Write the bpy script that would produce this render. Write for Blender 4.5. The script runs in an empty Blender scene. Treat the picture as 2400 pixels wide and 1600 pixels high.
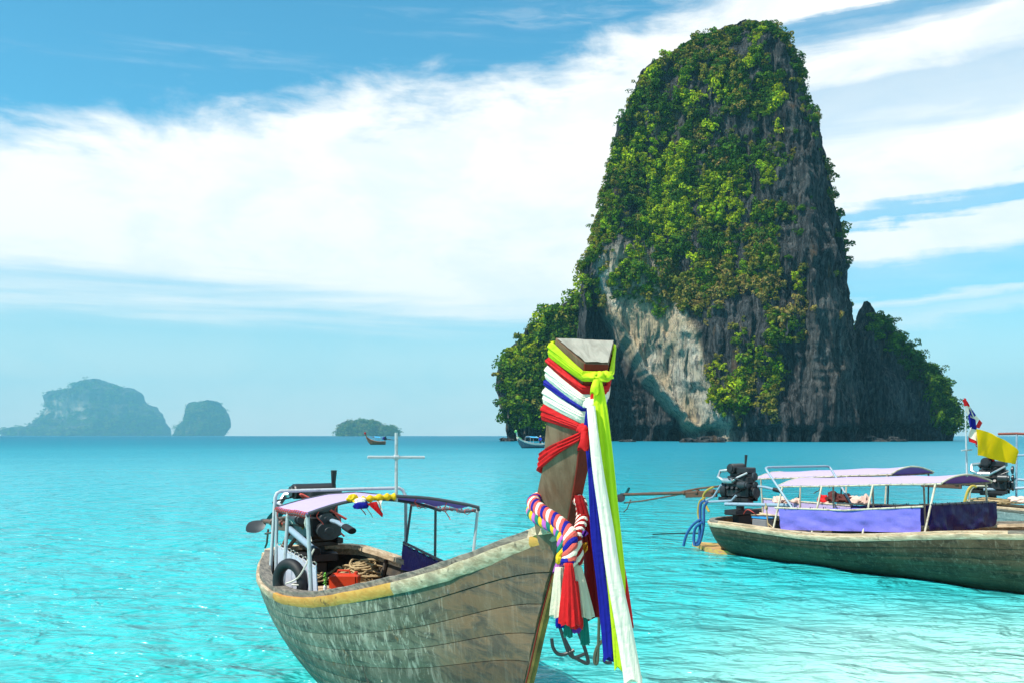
import bpy, bmesh, math, random
import numpy as np
from mathutils import Vector, Matrix

# ------------------------------------------------------------------ camera, sky, sun, exposure
SC = bpy.context.scene
COL = SC.collection
F, H = 2200.0, 2.3                      # focal length in photo pixels (2400 wide), eye height
R = math.radians
cam = bpy.data.cameras.new('camera'); camo = bpy.data.objects.new('camera', cam); COL.objects.link(camo)
camo.location = (0, 0, H); camo.rotation_euler = (R(90), 0, 0)
cam.sensor_width = 36; cam.lens = 36 * F / 2400; cam.shift_y = 220 / 2400
cam.clip_start = 0.05; cam.clip_end = 60000
SC.camera = camo
SUN_EL, SUN_AZ = 53, 58                 # degrees; azimuth measured from behind the camera towards the left
sd = Vector((-math.sin(R(SUN_AZ)) * math.cos(R(SUN_EL)), -math.cos(R(SUN_AZ)) * math.cos(R(SUN_EL)), math.sin(R(SUN_EL))))
sl = bpy.data.lights.new('sun', 'SUN'); sl.energy = 5.0; sl.angle = R(0.5); sl.color = (1.0, 0.94, 0.83)
so = bpy.data.objects.new('sun', sl); COL.objects.link(so)
so.rotation_euler = (-sd).to_track_quat('-Z', 'Y').to_euler(); so.location = (0, 0, 300)
SC.view_settings.view_transform = 'Standard'; SC.view_settings.look = 'None'
SC.view_settings.exposure = 0.45; SC.view_settings.gamma = 1.0; SC.view_settings.use_curve_mapping = False
SC.render.engine = 'CYCLES'
SC.cycles.use_denoising = True
SC.cycles.max_bounces = 6; SC.cycles.diffuse_bounces = 2; SC.cycles.glossy_bounces = 3
SC.cycles.transmission_bounces = 3; SC.cycles.volume_bounces = 0; SC.cycles.transparent_max_bounces = 4
SC.cycles.caustics_reflective = False; SC.cycles.caustics_refractive = False


class NT:
    """small helper to write node trees"""
    def __init__(s, tree):
        s.t = tree; s.t.nodes.clear()
    def n(s, typ, **kw):
        nd = s.t.nodes.new(typ)
        for k, v in kw.items():
            if k == 'ins':
                for kk, vv in v.items():
                    sock = nd.inputs[kk]
                    if isinstance(vv, bpy.types.NodeSocket): s.t.links.new(vv, sock)
                    elif isinstance(vv, bpy.types.Node): s.t.links.new(vv.outputs[0], sock)
                    else: sock.default_value = vv
            else: setattr(nd, k, v)
        return nd
    def m(s, op, a, b=0.0, c=0.0):
        nd = s.t.nodes.new('ShaderNodeMath'); nd.operation = op
        for i, v in enumerate((a, b, c)):
            if isinstance(v, bpy.types.NodeSocket): s.t.links.new(v, nd.inputs[i])
            elif isinstance(v, bpy.types.Node): s.t.links.new(v.outputs[0], nd.inputs[i])
            else: nd.inputs[i].default_value = v
        return nd.outputs[0]
    def ss(s, x, a, b):
        nd = s.n('ShaderNodeMapRange', interpolation_type='SMOOTHSTEP', ins={'Value': x, 'From Min': a, 'From Max': b})
        return nd.outputs[0]
    def mix(s, fac, a, b, blend='MIX'):
        nd = s.t.nodes.new('ShaderNodeMix'); nd.data_type = 'RGBA'; nd.blend_type = blend
        for i, v in ((0, fac), (6, a), (7, b)):
            if isinstance(v, bpy.types.NodeSocket): s.t.links.new(v, nd.inputs[i])
            elif isinstance(v, bpy.types.Node): s.t.links.new(v.outputs[0], nd.inputs[i])
            elif i == 0: nd.inputs[0].default_value = v
            else: nd.inputs[i].default_value = (*v[:3], 1)
        return nd.outputs[2]
    def noise(s, vec, scale, detail=4, rough=0.55, dist=0.0, out=0):
        nd = s.n('ShaderNodeTexNoise', ins={'Vector': vec, 'Scale': scale, 'Detail': detail, 'Roughness': rough, 'Distortion': dist})
        return nd.outputs[out]
    def mapv(s, vec, scale=(1, 1, 1), loc=(0, 0, 0), rot=(0, 0, 0)):
        return s.n('ShaderNodeMapping', ins={'Vector': vec, 'Scale': scale, 'Location': loc, 'Rotation': rot}).outputs[0]
    def ramp(s, x, stops, interp='LINEAR'):
        nd = s.n('ShaderNodeValToRGB', ins={'Fac': x}); cr = nd.color_ramp; cr.interpolation = interp
        while len(cr.elements) < len(stops): cr.elements.new(0.5)
        for e, (p, c) in zip(cr.elements, stops):
            e.position = p; e.color = (*c, 1) if len(c) == 3 else c
        return nd.outputs[0]


# ---- sky: Nishita daylight with a broad veil of cloud
W = bpy.data.worlds.new('World'); SC.world = W; W.use_nodes = True
T = NT(W.node_tree)
sky = T.n('ShaderNodeTexSky', sky_type='NISHITA', sun_disc=False, sun_elevation=R(SUN_EL), sun_rotation=math.atan2(sd.x, sd.y),
          altitude=0, air_density=1.0, dust_density=0.6, ozone_density=2.0)
gen = T.n('ShaderNodeTexCoord').outputs['Generated']
sep = T.n('ShaderNodeSeparateXYZ', ins={0: gen})
dx, dy, dz = sep.outputs
ady = T.m('ABSOLUTE', dy)
az = T.m('ARCTAN2', dx, ady)                                     # azimuth, repeated behind the camera
rad = T.m('MAXIMUM', T.m('SQRT', T.m('ADD', T.m('MULTIPLY', dx, dx), T.m('MULTIPLY', dy, dy))), 0.05)
vv = T.m('DIVIDE', dz, rad)                                      # tangent of the elevation
cv = T.n('ShaderNodeCombineXYZ', ins={0: az, 1: T.m('MULTIPLY', vv, 1.7), 2: T.m('MULTIPLY', dy, 0.3)}).outputs[0]
nA = T.noise(T.mapv(cv, (4.0, 4.6, 1)), 2.2, 10, 0.6, 0.25)       # billows on the upper edge
nB = T.noise(T.mapv(cv, (1.2, 9.0, 1), (3, 1, 0), (0, 0, R(5))), 2.0, 7, 0.58, 0.3)   # flat streaks
nC = T.noise(T.mapv(cv, (5, 14, 1), (0, 0, 0), (0, 0, R(25))), 3.0, 6, 0.6, 0.6)
azn = T.m('DIVIDE', T.m('ADD', az, 0.6), 1.2)
g = lambda v: (v, v, v)
edge = T.ramp(azn, [(0.0, g(.285)), (.08, g(.305)), (.21, g(.338)), (.34, g(.365)), (.46, g(.384)), (.545, g(.402)), (.59, g(.437)), (.66, g(.47)), (.80, g(.50)), (1, g(.50))])
dA = T.m('MULTIPLY', T.m('SUBTRACT', nA, 0.5), 0.13)
dC = T.m('MULTIPLY', T.m('SUBTRACT', nC, 0.5), 0.03)
top = T.m('SUBTRACT', T.m('ADD', T.m('ADD', edge, dA), dC), vv)
topm = T.ss(top, -0.010, 0.050)
bot = T.m('ADD', vv, T.m('MULTIPLY', T.m('SUBTRACT', nB, 0.5), 0.16))
botm = T.m('ADD', T.m('MULTIPLY', T.ss(bot, 0.10, 0.17), 0.72), T.m('MULTIPLY', T.ss(bot, 0.05, 0.10), 0.28))
left = T.m('MULTIPLY', topm, botm)
# right-hand part: broken sheets
vt = T.m('ADD', T.m('SUBTRACT', vv, T.m('MULTIPLY', T.m('SUBTRACT', az, 0.4), 0.10)),
         T.m('ADD', T.m('MULTIPLY', T.m('SUBTRACT', nB, 0.5), 0.07), T.m('MULTIPLY', T.m('SUBTRACT', nA, 0.5), 0.05)))
right = T.ramp(T.m('MULTIPLY', vt, 2.0), [(.17, g(.0)), (.205, g(.55)), (.235, g(.30)), (.262, g(.7)), (.285, g(.12)), (.33, g(.25)), (.36, g(.98)), (.41, g(.95)), (.425, g(.2)),
                                          (.452, g(.25)), (.475, g(1)), (.60, g(1)), (.64, g(.62)), (.70, g(.55)), (.74, g(.95)), (.80, g(1)), (.83, g(.4)), (.855, g(.1)), (.875, g(.2)), (.89, g(1))])
xf = T.ss(az, 0.17, 0.27)
mask = T.m('ADD', T.m('MULTIPLY', left, T.m('SUBTRACT', 1.0, xf)), T.m('MULTIPLY', right, xf))
wisp = T.m('MULTIPLY', T.m('MULTIPLY', T.ss(nB, 0.50, 0.78), T.ss(nC, 0.36, 0.70)), T.m('MULTIPLY', T.ss(vv, 0.03, 0.07), 0.30))
mask = T.m('MAXIMUM', mask, wisp)
mask = T.m('MAXIMUM', mask, T.m('MULTIPLY', T.ss(vv, 0.17, 0.0), 0.80))     # pale veil over the horizon
mask = T.m('MULTIPLY', mask, T.m('ADD', 0.40, T.m('MULTIPLY', T.ss(dy, -0.35, 0.15), 0.60)))   # bank thinned in the unseen sky behind, to lower ambient light
mask = T.m('MULTIPLY', mask, T.m('ADD', 0.90, T.m('MULTIPLY', T.ss(nA, 0.35, 0.6), 0.10)))
skyc = T.mix(1.0, sky.outputs[0], (0.40, 1.03, 1.06), 'MULTIPLY')
hz = T.ss(vv, 0.30, 0.0)
skyc = T.mix(1.0, skyc, T.mix(hz, (1, 1, 1), (1.30, 0.86, 0.84)), 'MULTIPLY')
bg1 = T.n('ShaderNodeBackground', ins={'Color': skyc, 'Strength': 0.132})
cloudc = T.mix(T.ss(nA, 0.25, 0.6), (0.93, 0.945, 0.95), (1.0, 0.98, 0.945))
bg2 = T.n('ShaderNodeBackground', ins={'Color': cloudc, 'Strength': 0.90})
mx = T.n('ShaderNodeMixShader', ins={0: mask, 1: bg1.outputs[0], 2: bg2.outputs[0]})
T.n('ShaderNodeOutputWorld', ins={0: mx.outputs[0]})

# ------------------------------------------------------------------ helpers
rng = np.random.default_rng(7)
random.seed(7)


def link(o, parent=None):
    COL.objects.link(o)
    if parent is not None: o.parent = parent
    return o


def tag(o, label=None, cat=None, group=None, kind=None):
    for k, v in (('label', label), ('category', cat), ('group', group), ('kind', kind)):
        if v: o[k] = v
    return o


def empty(name, loc, rz=0.0):
    o = bpy.data.objects.new(name, None); o.location = loc; o.rotation_euler = (0, 0, rz); o.empty_display_size = 0.2
    return link(o)


def mesh_np(name, V, Fq, mat=None, smooth=True, parent=None, attrs=None, mats=None, midx=None):
    me = bpy.data.meshes.new(name)
    V = np.asarray(V, float); Fq = np.asarray(Fq)
    me.vertices.add(len(V)); me.vertices.foreach_set('co', V.ravel())
    k = Fq.shape[1]
    me.loops.add(Fq.size); me.loops.foreach_set('vertex_index', Fq.ravel().astype(np.int32))
    me.polygons.add(len(Fq)); me.polygons.foreach_set('loop_start', np.arange(0, Fq.size, k, dtype=np.int32))
    me.update(calc_edges=True)
    me.polygons.foreach_set('use_smooth', np.full(len(Fq), smooth))
    if mat: me.materials.append(mat)
    if attrs:
        for an, arr in attrs.items():
            arr = np.asarray(arr, float)
            if arr.ndim == 1:
                a = me.attributes.new(an, 'FLOAT', 'POINT'); a.data.foreach_set('value', arr)
            else:
                a = me.attributes.new(an, 'FLOAT_COLOR', 'POINT'); a.data.foreach_set('color', np.c_[arr, np.ones(len(arr))].ravel())
    me.validate(); me.update()
    o = bpy.data.objects.new(name, me)
    return link(o, parent)


class MB:
    """collects simple solids into ONE mesh"""
    def __init__(s): s.v = []; s.f = []
    def add(s, V, Fs):
        b = len(s.v); s.v += [tuple(p) for p in V]; s.f += [tuple(i + b for i in q) for q in Fs]; return s
    def grid(s, G, closed_u=False, closed_v=False, flip=False):
        n, m = len(G), len(G[0]); V = [p for r in G for p in r]; Fs = []
        for i in range(n - (0 if closed_u else 1)):
            for j in range(m - (0 if closed_v else 1)):
                a, b, c, d = i * m + j, i * m + (j + 1) % m, ((i + 1) % n) * m + (j + 1) % m, ((i + 1) % n) * m + j
                Fs.append((a, d, c, b) if flip else (a, b, c, d))
        return s.add(V, Fs)
    def sweep(s, rings, cap=True):
        """rings of equal size, closed round"""
        m = len(rings[0]); b = len(s.v); s.grid(rings, closed_v=True)
        if cap:
            s.f.append(tuple(b + j for j in range(m))[::-1]); e = b + (len(rings) - 1) * m
            s.f.append(tuple(e + j for j in range(m)))
        return s
    def tube(s, path, r, n=8, cap=True):
        P = [Vector(p) for p in path]; rings = []; up = None
        rs = r if hasattr(r, '__len__') else [r] * len(P)
        for i, p in enumerate(P):
            t = (P[min(i + 1, len(P) - 1)] - P[max(i - 1, 0)])
            t = t.normalized() if t.length > 1e-9 else Vector((0, 0, 1))
            if up is None: up = Vector((0, 0, 1)) if abs(t.z) < .9 else Vector((1, 0, 0))
            a = t.cross(up); a = a.normalized() if a.length > 1e-6 else t.orthogonal().normalized()
            b = a.cross(t).normalized(); up = b
            rings.append([p + (a * math.cos(k * 2 * math.pi / n) + b * math.sin(k * 2 * math.pi / n)) * rs[i] for k in range(n)])
        return s.sweep(rings, cap)
    def box(s, c, d, rot=None, bev=0.12):
        """box with chamfered vertical and horizontal edges"""
        c = Vector(c); hx, hy, hz_ = d[0] / 2, d[1] / 2, d[2] / 2; q = bev * min(d)
        def ring(z, i):
            x, y = hx - i, hy - i
            pts = [(-x + q, -y), (x - q, -y), (x, -y + q), (x, y - q), (x - q, y), (-x + q, y), (-x, y - q), (-x, -y + q)]
            return [Vector((px, py, z)) for px, py in pts]
        rings = [ring(-hz_, q), ring(-hz_ + q, 0), ring(hz_ - q, 0), ring(hz_, q)]
        M = rot if rot is not None else Matrix.Identity(3)
        return s.sweep([[c + M @ p for p in rg] for rg in rings])
    def cyl(s, a, b, r, n=14, r2=None):
        a, b = Vector(a), Vector(b); t = (b - a).normalized(); u = t.orthogonal().normalized(); w = t.cross(u)
        r2 = r if r2 is None else r2; e = min(r, r2, (b - a).length) * .12
        L = (b - a).length
        rings = []
        for dd, rr in ((0, r - e), (e, r), (L - e, r2), (L, r2 - e)):
            rings.append([a + t * dd + (u * math.cos(k * 2 * math.pi / n) + w * math.sin(k * 2 * math.pi / n)) * rr for k in range(n)])
        return s.sweep(rings)
    def blob(s, c, r, seed=0, amp=.25, n=14, freq=2.0, flat=True):
        c = Vector(c); G = []
        for i in range(n + 1):
            th = math.pi * i / n; row = []
            for j in range(2 * n):
                ph = math.pi * j / n
                d = np.array([math.sin(th) * math.cos(ph), math.sin(th) * math.sin(ph), math.cos(th)])
                k = 1 + amp * (2 * fbm((d * freq + seed * 7.3)[None], 3)[0] - 1) * 1.6
                row.append(c + Vector((d[0] * r[0] * k, d[1] * r[1] * k, (d[2] if not flat else max(d[2], -.35)) * r[2] * k)))
            G.append(row)
        return s.grid(G, closed_v=True)
    def build(s, name, mat, parent=None, smooth=True, angle=40):
        me = bpy.data.meshes.new(name); me.from_pydata(s.v, [], s.f); me.update()
        bm = bmesh.new(); bm.from_mesh(me); bmesh.ops.recalc_face_normals(bm, faces=bm.faces); bm.to_mesh(me); bm.free()
        if mat: me.materials.append(mat)
        if smooth:
            me.polygons.foreach_set('use_smooth', np.ones(len(me.polygons), bool))
            try: me.set_sharp_from_angle(angle=R(angle))
            except Exception: pass
        return link(bpy.data.objects.new(name, me), parent)


def _hash(ix, iy, iz):
    n = (ix.astype(np.int64) * 374761393 + iy.astype(np.int64) * 668265263 + iz.astype(np.int64) * 2147483647) & 0xffffffff
    n = ((n ^ (n >> 13)) * 1274126177) & 0xffffffff
    n = ((n ^ (n >> 16)) * 2246822519) & 0xffffffff
    return ((n ^ (n >> 15)) & 0xffffff) / float(0xffffff)


def vnoise(P):
    i = np.floor(P).astype(np.int64); f = P - i; u = f * f * (3 - 2 * f)
    o = 0
    for a in (0, 1):
        for b in (0, 1):
            for c in (0, 1):
                w = (u[:, 0] if a else 1 - u[:, 0]) * (u[:, 1] if b else 1 - u[:, 1]) * (u[:, 2] if c else 1 - u[:, 2])
                o = o + w * _hash(i[:, 0] + a, i[:, 1] + b, i[:, 2] + c)
    return o


def fbm(P, oct=4, gain=.5):
    P = np.asarray(P, float); s = 0; a = 1; t = 0
    for k in range(oct):
        s = s + a * vnoise(P * (2.03 ** k) + 17.1 * k); t += a; a *= gain
    return s / t


def sstep(x, a, b):
    t = np.clip((np.asarray(x, float) - a) / (b - a), 0, 1); return t * t * (3 - 2 * t)


def crv(pts, n):
    """Catmull-Rom through points, n samples"""
    P = np.asarray(pts, float); m = len(P) - 1; x = np.linspace(0, m, n); i = np.clip(np.floor(x).astype(int), 0, m - 1); t = (x - i)[:, None]
    gq = lambda k: P[np.clip(k, 0, m)]
    p0, p1, p2, p3 = gq(i - 1), gq(i), gq(i + 1), gq(i + 2)
    return .5 * (2 * p1 + (p2 - p0) * t + (2 * p0 - 5 * p1 + 4 * p2 - p3) * t * t + (3 * p1 - p0 - 3 * p2 + p3) * t ** 3)


# ------------------------------------------------------------------ materials
def material(name):
    m = bpy.data.materials.new(name); m.use_nodes = True
    return m, NT(m.node_tree)


def finish(t, color, rough=0.6, metal=0.0, bump=None, bstr=0.4, bdist=0.01, spec=0.4, transl=0.0, tcol=None):
    p = t.n('ShaderNodeBsdfPrincipled', ins={'Base Color': color if isinstance(color, bpy.types.NodeSocket) else (*color, 1), 'Roughness': rough, 'Metallic': metal, 'Specular IOR Level': spec})
    if bump is not None:
        b = t.n('ShaderNodeBump', ins={'Height': bump, 'Strength': bstr, 'Distance': bdist}); t.t.links.new(b.outputs[0], p.inputs['Normal'])
    out = p.outputs[0]
    if transl:
        tr = t.n('ShaderNodeBsdfTranslucent', ins={'Color': color if isinstance(color, bpy.types.NodeSocket) else (*color, 1)})
        out = t.n('ShaderNodeMixShader', ins={0: transl, 1: out, 2: tr.outputs[0]}).outputs[0]
    t.n('ShaderNodeOutputMaterial', ins={0: out})


def obj_coord(t): return t.n('ShaderNodeTexCoord').outputs['Object']
def rnd(t): return t.n('ShaderNodeObjectInfo').outputs['Random']


def simple(name, col, rough=.6, metal=0., var=.25, scale=6, spec=.4, transl=0., bump=.2, bdist=.004):
    m, t = material(name); c = obj_coord(t); n = t.noise(c, scale, 5, .6)
    f = t.m('ADD', t.m('MULTIPLY', t.m('SUBTRACT', n, .5), 2 * var), 1)
    cc = t.n('ShaderNodeVectorMath', operation='SCALE', ins={0: col, 'Scale': f}).outputs[0]
    finish(t, cc, rough, metal, t.noise(c, scale * 6, 3), bump, bdist, spec, transl)
    return m


def wood(name, a, b, c3, stretch=(1.2, 9, 9), scale=3, rough=.75, rvar=.35, spots=True):
    """weathered timber, grain along local x"""
    m, t = material(name); c = obj_coord(t); r = rnd(t)
    c = t.n('ShaderNodeVectorMath', operation='ADD', ins={0: c, 1: t.n('ShaderNodeCombineXYZ', ins={0: t.m('MULTIPLY', r, 13.0), 1: r, 2: t.m('MULTIPLY', r, 7.0)}).outputs[0]}).outputs[0]
    gr = t.noise(t.mapv(c, stretch), scale, 7, .65, .6)
    big = t.noise(c, 2.6, 5, .6, .4)
    col = t.mix(t.ss(gr, .34, .66), a, b)
    col = t.mix(t.ss(big, .48, .72), col, c3)
    col = t.mix(t.m('MULTIPLY', t.ss(t.noise(c, 14, 3, .5), .64, .74), .65 if spots else .0), col, (.035, .03, .025))
    col = t.n('ShaderNodeVectorMath', operation='SCALE', ins={0: col, 'Scale': t.m('ADD', 1 - rvar / 2, t.m('MULTIPLY', r, rvar))}).outputs[0]
    finish(t, col, rough, 0, t.m('ADD', gr, t.m('MULTIPLY', t.noise(c, 40, 3), .4)), .6, .006, .25)
    return m


def hull_paint(name, a, b, pale, rust, dark, bow=None):
    """old, patchy hull paint with drips and scuffs"""
    m, t = material(name); c = obj_coord(t); r = rnd(t)
    n1 = t.noise(c, 1.7, 7, .62, .5); n2 = t.noise(t.mapv(c, (7, 7, .8)), 2.4, 6, .6, .4); n3 = t.noise(t.mapv(c, (.9, 2, 4)), 3.2, 7, .66, .8)
    n5 = t.noise(t.mapv(c, (5, 5, 2.2), (7, 1, 0)), 3.0, 9, .74, 1.2)
    n4 = t.noise(t.mapv(c, (26, 26, 1.3), (4, 0, 0), (0, R(9), 0)), 1.0, 4, .5, .2)
    col = t.mix(t.ss(n1, .36, .64), a, b)
    col = t.mix(t.m('MULTIPLY', t.ss(n3, .50, .64), .7), col, dark)
    col = t.mix(t.m('MULTIPLY', t.ss(n2, .53, .70), .5), col, pale)
    col = t.mix(t.m('MULTIPLY', t.ss(n5, .56, .66), .6), col, dark)
    col = t.mix(t.m('MULTIPLY', t.ss(n5, .46, .38), .5), col, pale)
    col = t.mix(t.m('MULTIPLY', t.ss(n4, .63, .73), .35), col, tuple(min(1, x * 1.45) for x in pale))  # pale wear streaks, strengthened to stand in for light off the ripples
    col = t.mix(t.m('MULTIPLY', t.ss(t.noise(c, 2.9, 6, .7, 1.0), .60, .72), .6), col, rust)
    if bow:
        sp = t.n('ShaderNodeSeparateXYZ', ins={0: c}); x = t.m('ADD', sp.outputs[0], t.m('MULTIPLY', t.m('SUBTRACT', n1, .5), .8))
        col = t.mix(t.m('MULTIPLY', t.ss(x, bow[0], bow[1]), .8), col, t.mix(t.ss(n3, .42, .6), bow[2], bow[3]))
    zz = t.n('ShaderNodeSeparateXYZ', ins={0: c}).outputs[2]
    col = t.mix(t.m('MULTIPLY', t.ss(t.m('ADD', zz, t.m('MULTIPLY', t.m('SUBTRACT', n5, .5), .25)), .20, .04), .8), col, (.020, .026, .014))   # weedy wet line
    col = t.n('ShaderNodeVectorMath', operation='SCALE', ins={0: col, 'Scale': t.m('ADD', .74, t.m('MULTIPLY', r, .48))}).outputs[0]
    finish(t, col, t.m('ADD', .45, t.m('MULTIPLY', n1, .3)), 0, t.m('ADD', n3, t.m('MULTIPLY', n2, .6)), .5, .012, .3)
    return m


def steel(name, col, rust=.5, rough=.45):
    m, t = material(name); c = obj_coord(t)
    n = t.noise(c, 7, 6, .65); cc = t.mix(t.m('MULTIPLY', t.ss(n, .62 - .2 * rust, .72), rust), col, (.16, .07, .03))
    cc = t.mix(t.m('MULTIPLY', t.ss(t.noise(c, 25, 3), .55, .7), .3), cc, (.06, .06, .06))
    finish(t, cc, rough, 0, n, .3, .003, .5)
    return m


def cloth(name, col, transl=.25, rough=.7, var=.12):
    m, t = material(name); c = obj_coord(t)
    n = t.noise(c, 5, 4); f = t.m('ADD', t.m('MULTIPLY', t.m('SUBTRACT', n, .5), 2 * var), 1)
    cc = t.n('ShaderNodeVectorMath', operation='SCALE', ins={0: col, 'Scale': f}).outputs[0]
    finish(t, cc, rough, 0, t.m('ADD', t.noise(t.mapv(c, (34, 34, 3)), 1.5, 4), t.m('MULTIPLY', t.noise(c, 22, 4, .6, .8), .8)), .6, .012, .2, transl)
    return m


M = {}
M['hull1'] = hull_paint('weathered olive hull', (.088, .090, .058), (.155, .158, .112), (.42, .41, .33), (.22, .105, .025), (.024, .025, .018), bow=(1.45, 2.2, (.15, .075, .036), (.07, .045, .032)))
M['hull2'] = hull_paint('weathered dark green hull', (.095, .052, .026), (.15, .095, .050), (.30, .22, .15), (.17, .075, .02), (.035, .022, .014))
M['hull3'] = hull_paint('pale grey hull', (.30, .34, .33), (.42, .45, .42), (.6, .6, .55), (.15, .09, .04), (.10, .13, .12))
M['hullA'] = hull_paint('brown hull', (.42, .15, .07), (.50, .20, .09), (.5, .3, .2), (.3, .12, .05), (.07, .05, .06))
M['hullB'] = hull_paint('grey blue hull', (.10, .14, .18), (.16, .2, .24), (.35, .36, .36), (.15, .1, .06), (.05, .06, .08))
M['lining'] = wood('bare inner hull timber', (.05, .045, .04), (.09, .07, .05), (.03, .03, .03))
M['rail'] = wood('bleached rail timber', (.36, .26, .16), (.66, .52, .36), (.27, .21, .14), scale=4)
M['railgrey'] = wood('silvered rail timber', (.085, .08, .07), (.27, .235, .19), (.15, .135, .115), scale=4)
M['orange'] = wood('new orange timber', (.52, .24, .045), (.62, .33, .08), (.44, .20, .04), rvar=.15)
M['deck'] = wood('sun bleached deck board', (.42, .30, .19), (.56, .42, .28), (.33, .24, .16), stretch=(9, 1.2, 9))
M['stem'] = wood('grey stem timber', (.15, .088, .052), (.24, .155, .098), (.17, .068, .030), stretch=(9, 9, 1.2), scale=2.2, rough=.55, spots=False)
M['stemfront'] = wood('dark red stem face', (.13, .012, .006), (.17, .018, .009), (.09, .012, .006), stretch=(9, 9, 1.2), scale=2.2, rough=.75, spots=False)
M['stemtop'] = wood('cut end grain', (.25, .23, .195), (.36, .335, .285), (.19, .175, .145), stretch=(2, 5, 2), scale=4, rough=.85, spots=False)
M['steel'] = steel('grey galvanised tube', (.42, .45, .47), .35)
M['darksteel'] = steel('dark tube', (.06, .065, .08), .3)
M['bluesteel'] = steel('blue tube', (.25, .34, .42), .35)
M['cream_tube'] = steel('cream painted tube', (.55, .50, .38), .7)
M['rusty'] = steel('rusty shaft', (.10, .05, .03), .9)
M['iron'] = simple('greasy black iron', (.018, .019, .022), .42, 0, .5, 9, .5)
M['iron2'] = simple('worn grey casting', (.045, .05, .055), .4, .4, .5, 9, .5)
M['chrome'] = simple('bare metal', (.55, .55, .55), .3, .8, .2)
M['rubber'] = simple('black tyre rubber', (.012, .013, .015), .6, 0, .3, 12)
M['hose'] = simple('blue hose', (.03, .10, .28), .35, 0, .25, 9)
M['yhose'] = simple('yellow hose', (.42, .30, .05), .4, 0, .25, 9)
M['rope'] = simple('tan rope', (.42, .31, .17), .85, 0, .4, 14, .1, bump=.8)
M['whiterope'] = simple('off white cord', (.62, .58, .5), .85, 0, .2, 14, .1, bump=.6)
M['blackrope'] = simple('black cord', (.015, .015, .015), .8, 0, .3, 14, .1)
M['redtwine'] = simple('red twine', (.62, .07, .05), .7, 0, .3, 20, .2)
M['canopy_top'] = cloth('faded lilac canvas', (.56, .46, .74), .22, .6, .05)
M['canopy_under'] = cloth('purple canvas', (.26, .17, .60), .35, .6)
M['tarp_white'] = cloth('pale grey tarpaulin', (.66, .67, .76), .25, .5, .06)
M['tarp_blue'] = cloth('violet blue tarpaulin', (.20, .17, .62), .12, .45, .25)
M['tarp_dark'] = cloth('dark purple tarpaulin', (.022, .010, .085), .03, .35, .3)
M['tarp_navy'] = cloth('navy tarpaulin', (.045, .035, .24), .10, .5, .2)
M['sky_canvas'] = cloth('bright blue canvas', (.03, .42, .78), .1)
M['c_yellow'] = cloth('lime yellow sash', (.62, .80, .02), .30, .55)
M['c_red'] = cloth('red sash', (.70, .015, .018), .22, .6)
M['c_white'] = cloth('white sash', (.90, .79, .67), .12, .6, .05)
M['c_blue'] = cloth('royal blue sash', (.010, .012, .30), .2, .6)
M['c_cream'] = cloth('cream tassel cloth', (.70, .62, .48), .15, .7, .1)
M['c_darkred'] = cloth('dark red cloth', (.36, .008, .010), .25, .6)
M['c_purple'] = cloth('purple cloth', (.16, .03, .34), .2)
M['c_lilac'] = cloth('lilac cloth', (.50, .14, .52), .2)
M['c_teal'] = cloth('teal cloth', (.01, .20, .16), .2)
M['c_orange'] = cloth('orange cloth', (.85, .34, .02), .25)
M['c_gold'] = cloth('golden cloth', (.85, .55, .02), .25)
M['c_salmon'] = cloth('coral rope cloth', (.68, .11, .09), .15)
M['flag_yellow'] = cloth('yellow flag', (.97, .76, .008), .6)
M['c_pink'] = cloth('pinkish cream cloth', (.78, .52, .44), .1)
M['c_maroon'] = cloth('maroon cloth', (.10, .025, .022), .05)
M['c_green'] = cloth('light green ribbon', (.25, .70, .22), .3)
M['red_plastic'] = simple('red jerrycan plastic', (.55, .045, .012), .35, 0, .25, 5, .5)
M['clear_plastic'] = simple('cloudy plastic', (.72, .78, .80), .2, 0, .05)
M['blue_plastic'] = simple('blue cap', (.03, .30, .65), .35)
M['green_plastic'] = simple('green leaf plastic', (.12, .42, .04), .5)
M['battery'] = simple('grey battery case', (.20, .20, .21), .5)
M['skin'] = simple('tanned skin', (.25, .12, .07), .6)
M['shirt_blue'] = cloth('blue shirt', (.01, .05, .55), .05)
M['trouser'] = cloth('dark trousers', (.015, .02, .035), .03)
M['hat'] = cloth('straw hat', (.72, .68, .55), .05)


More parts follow.
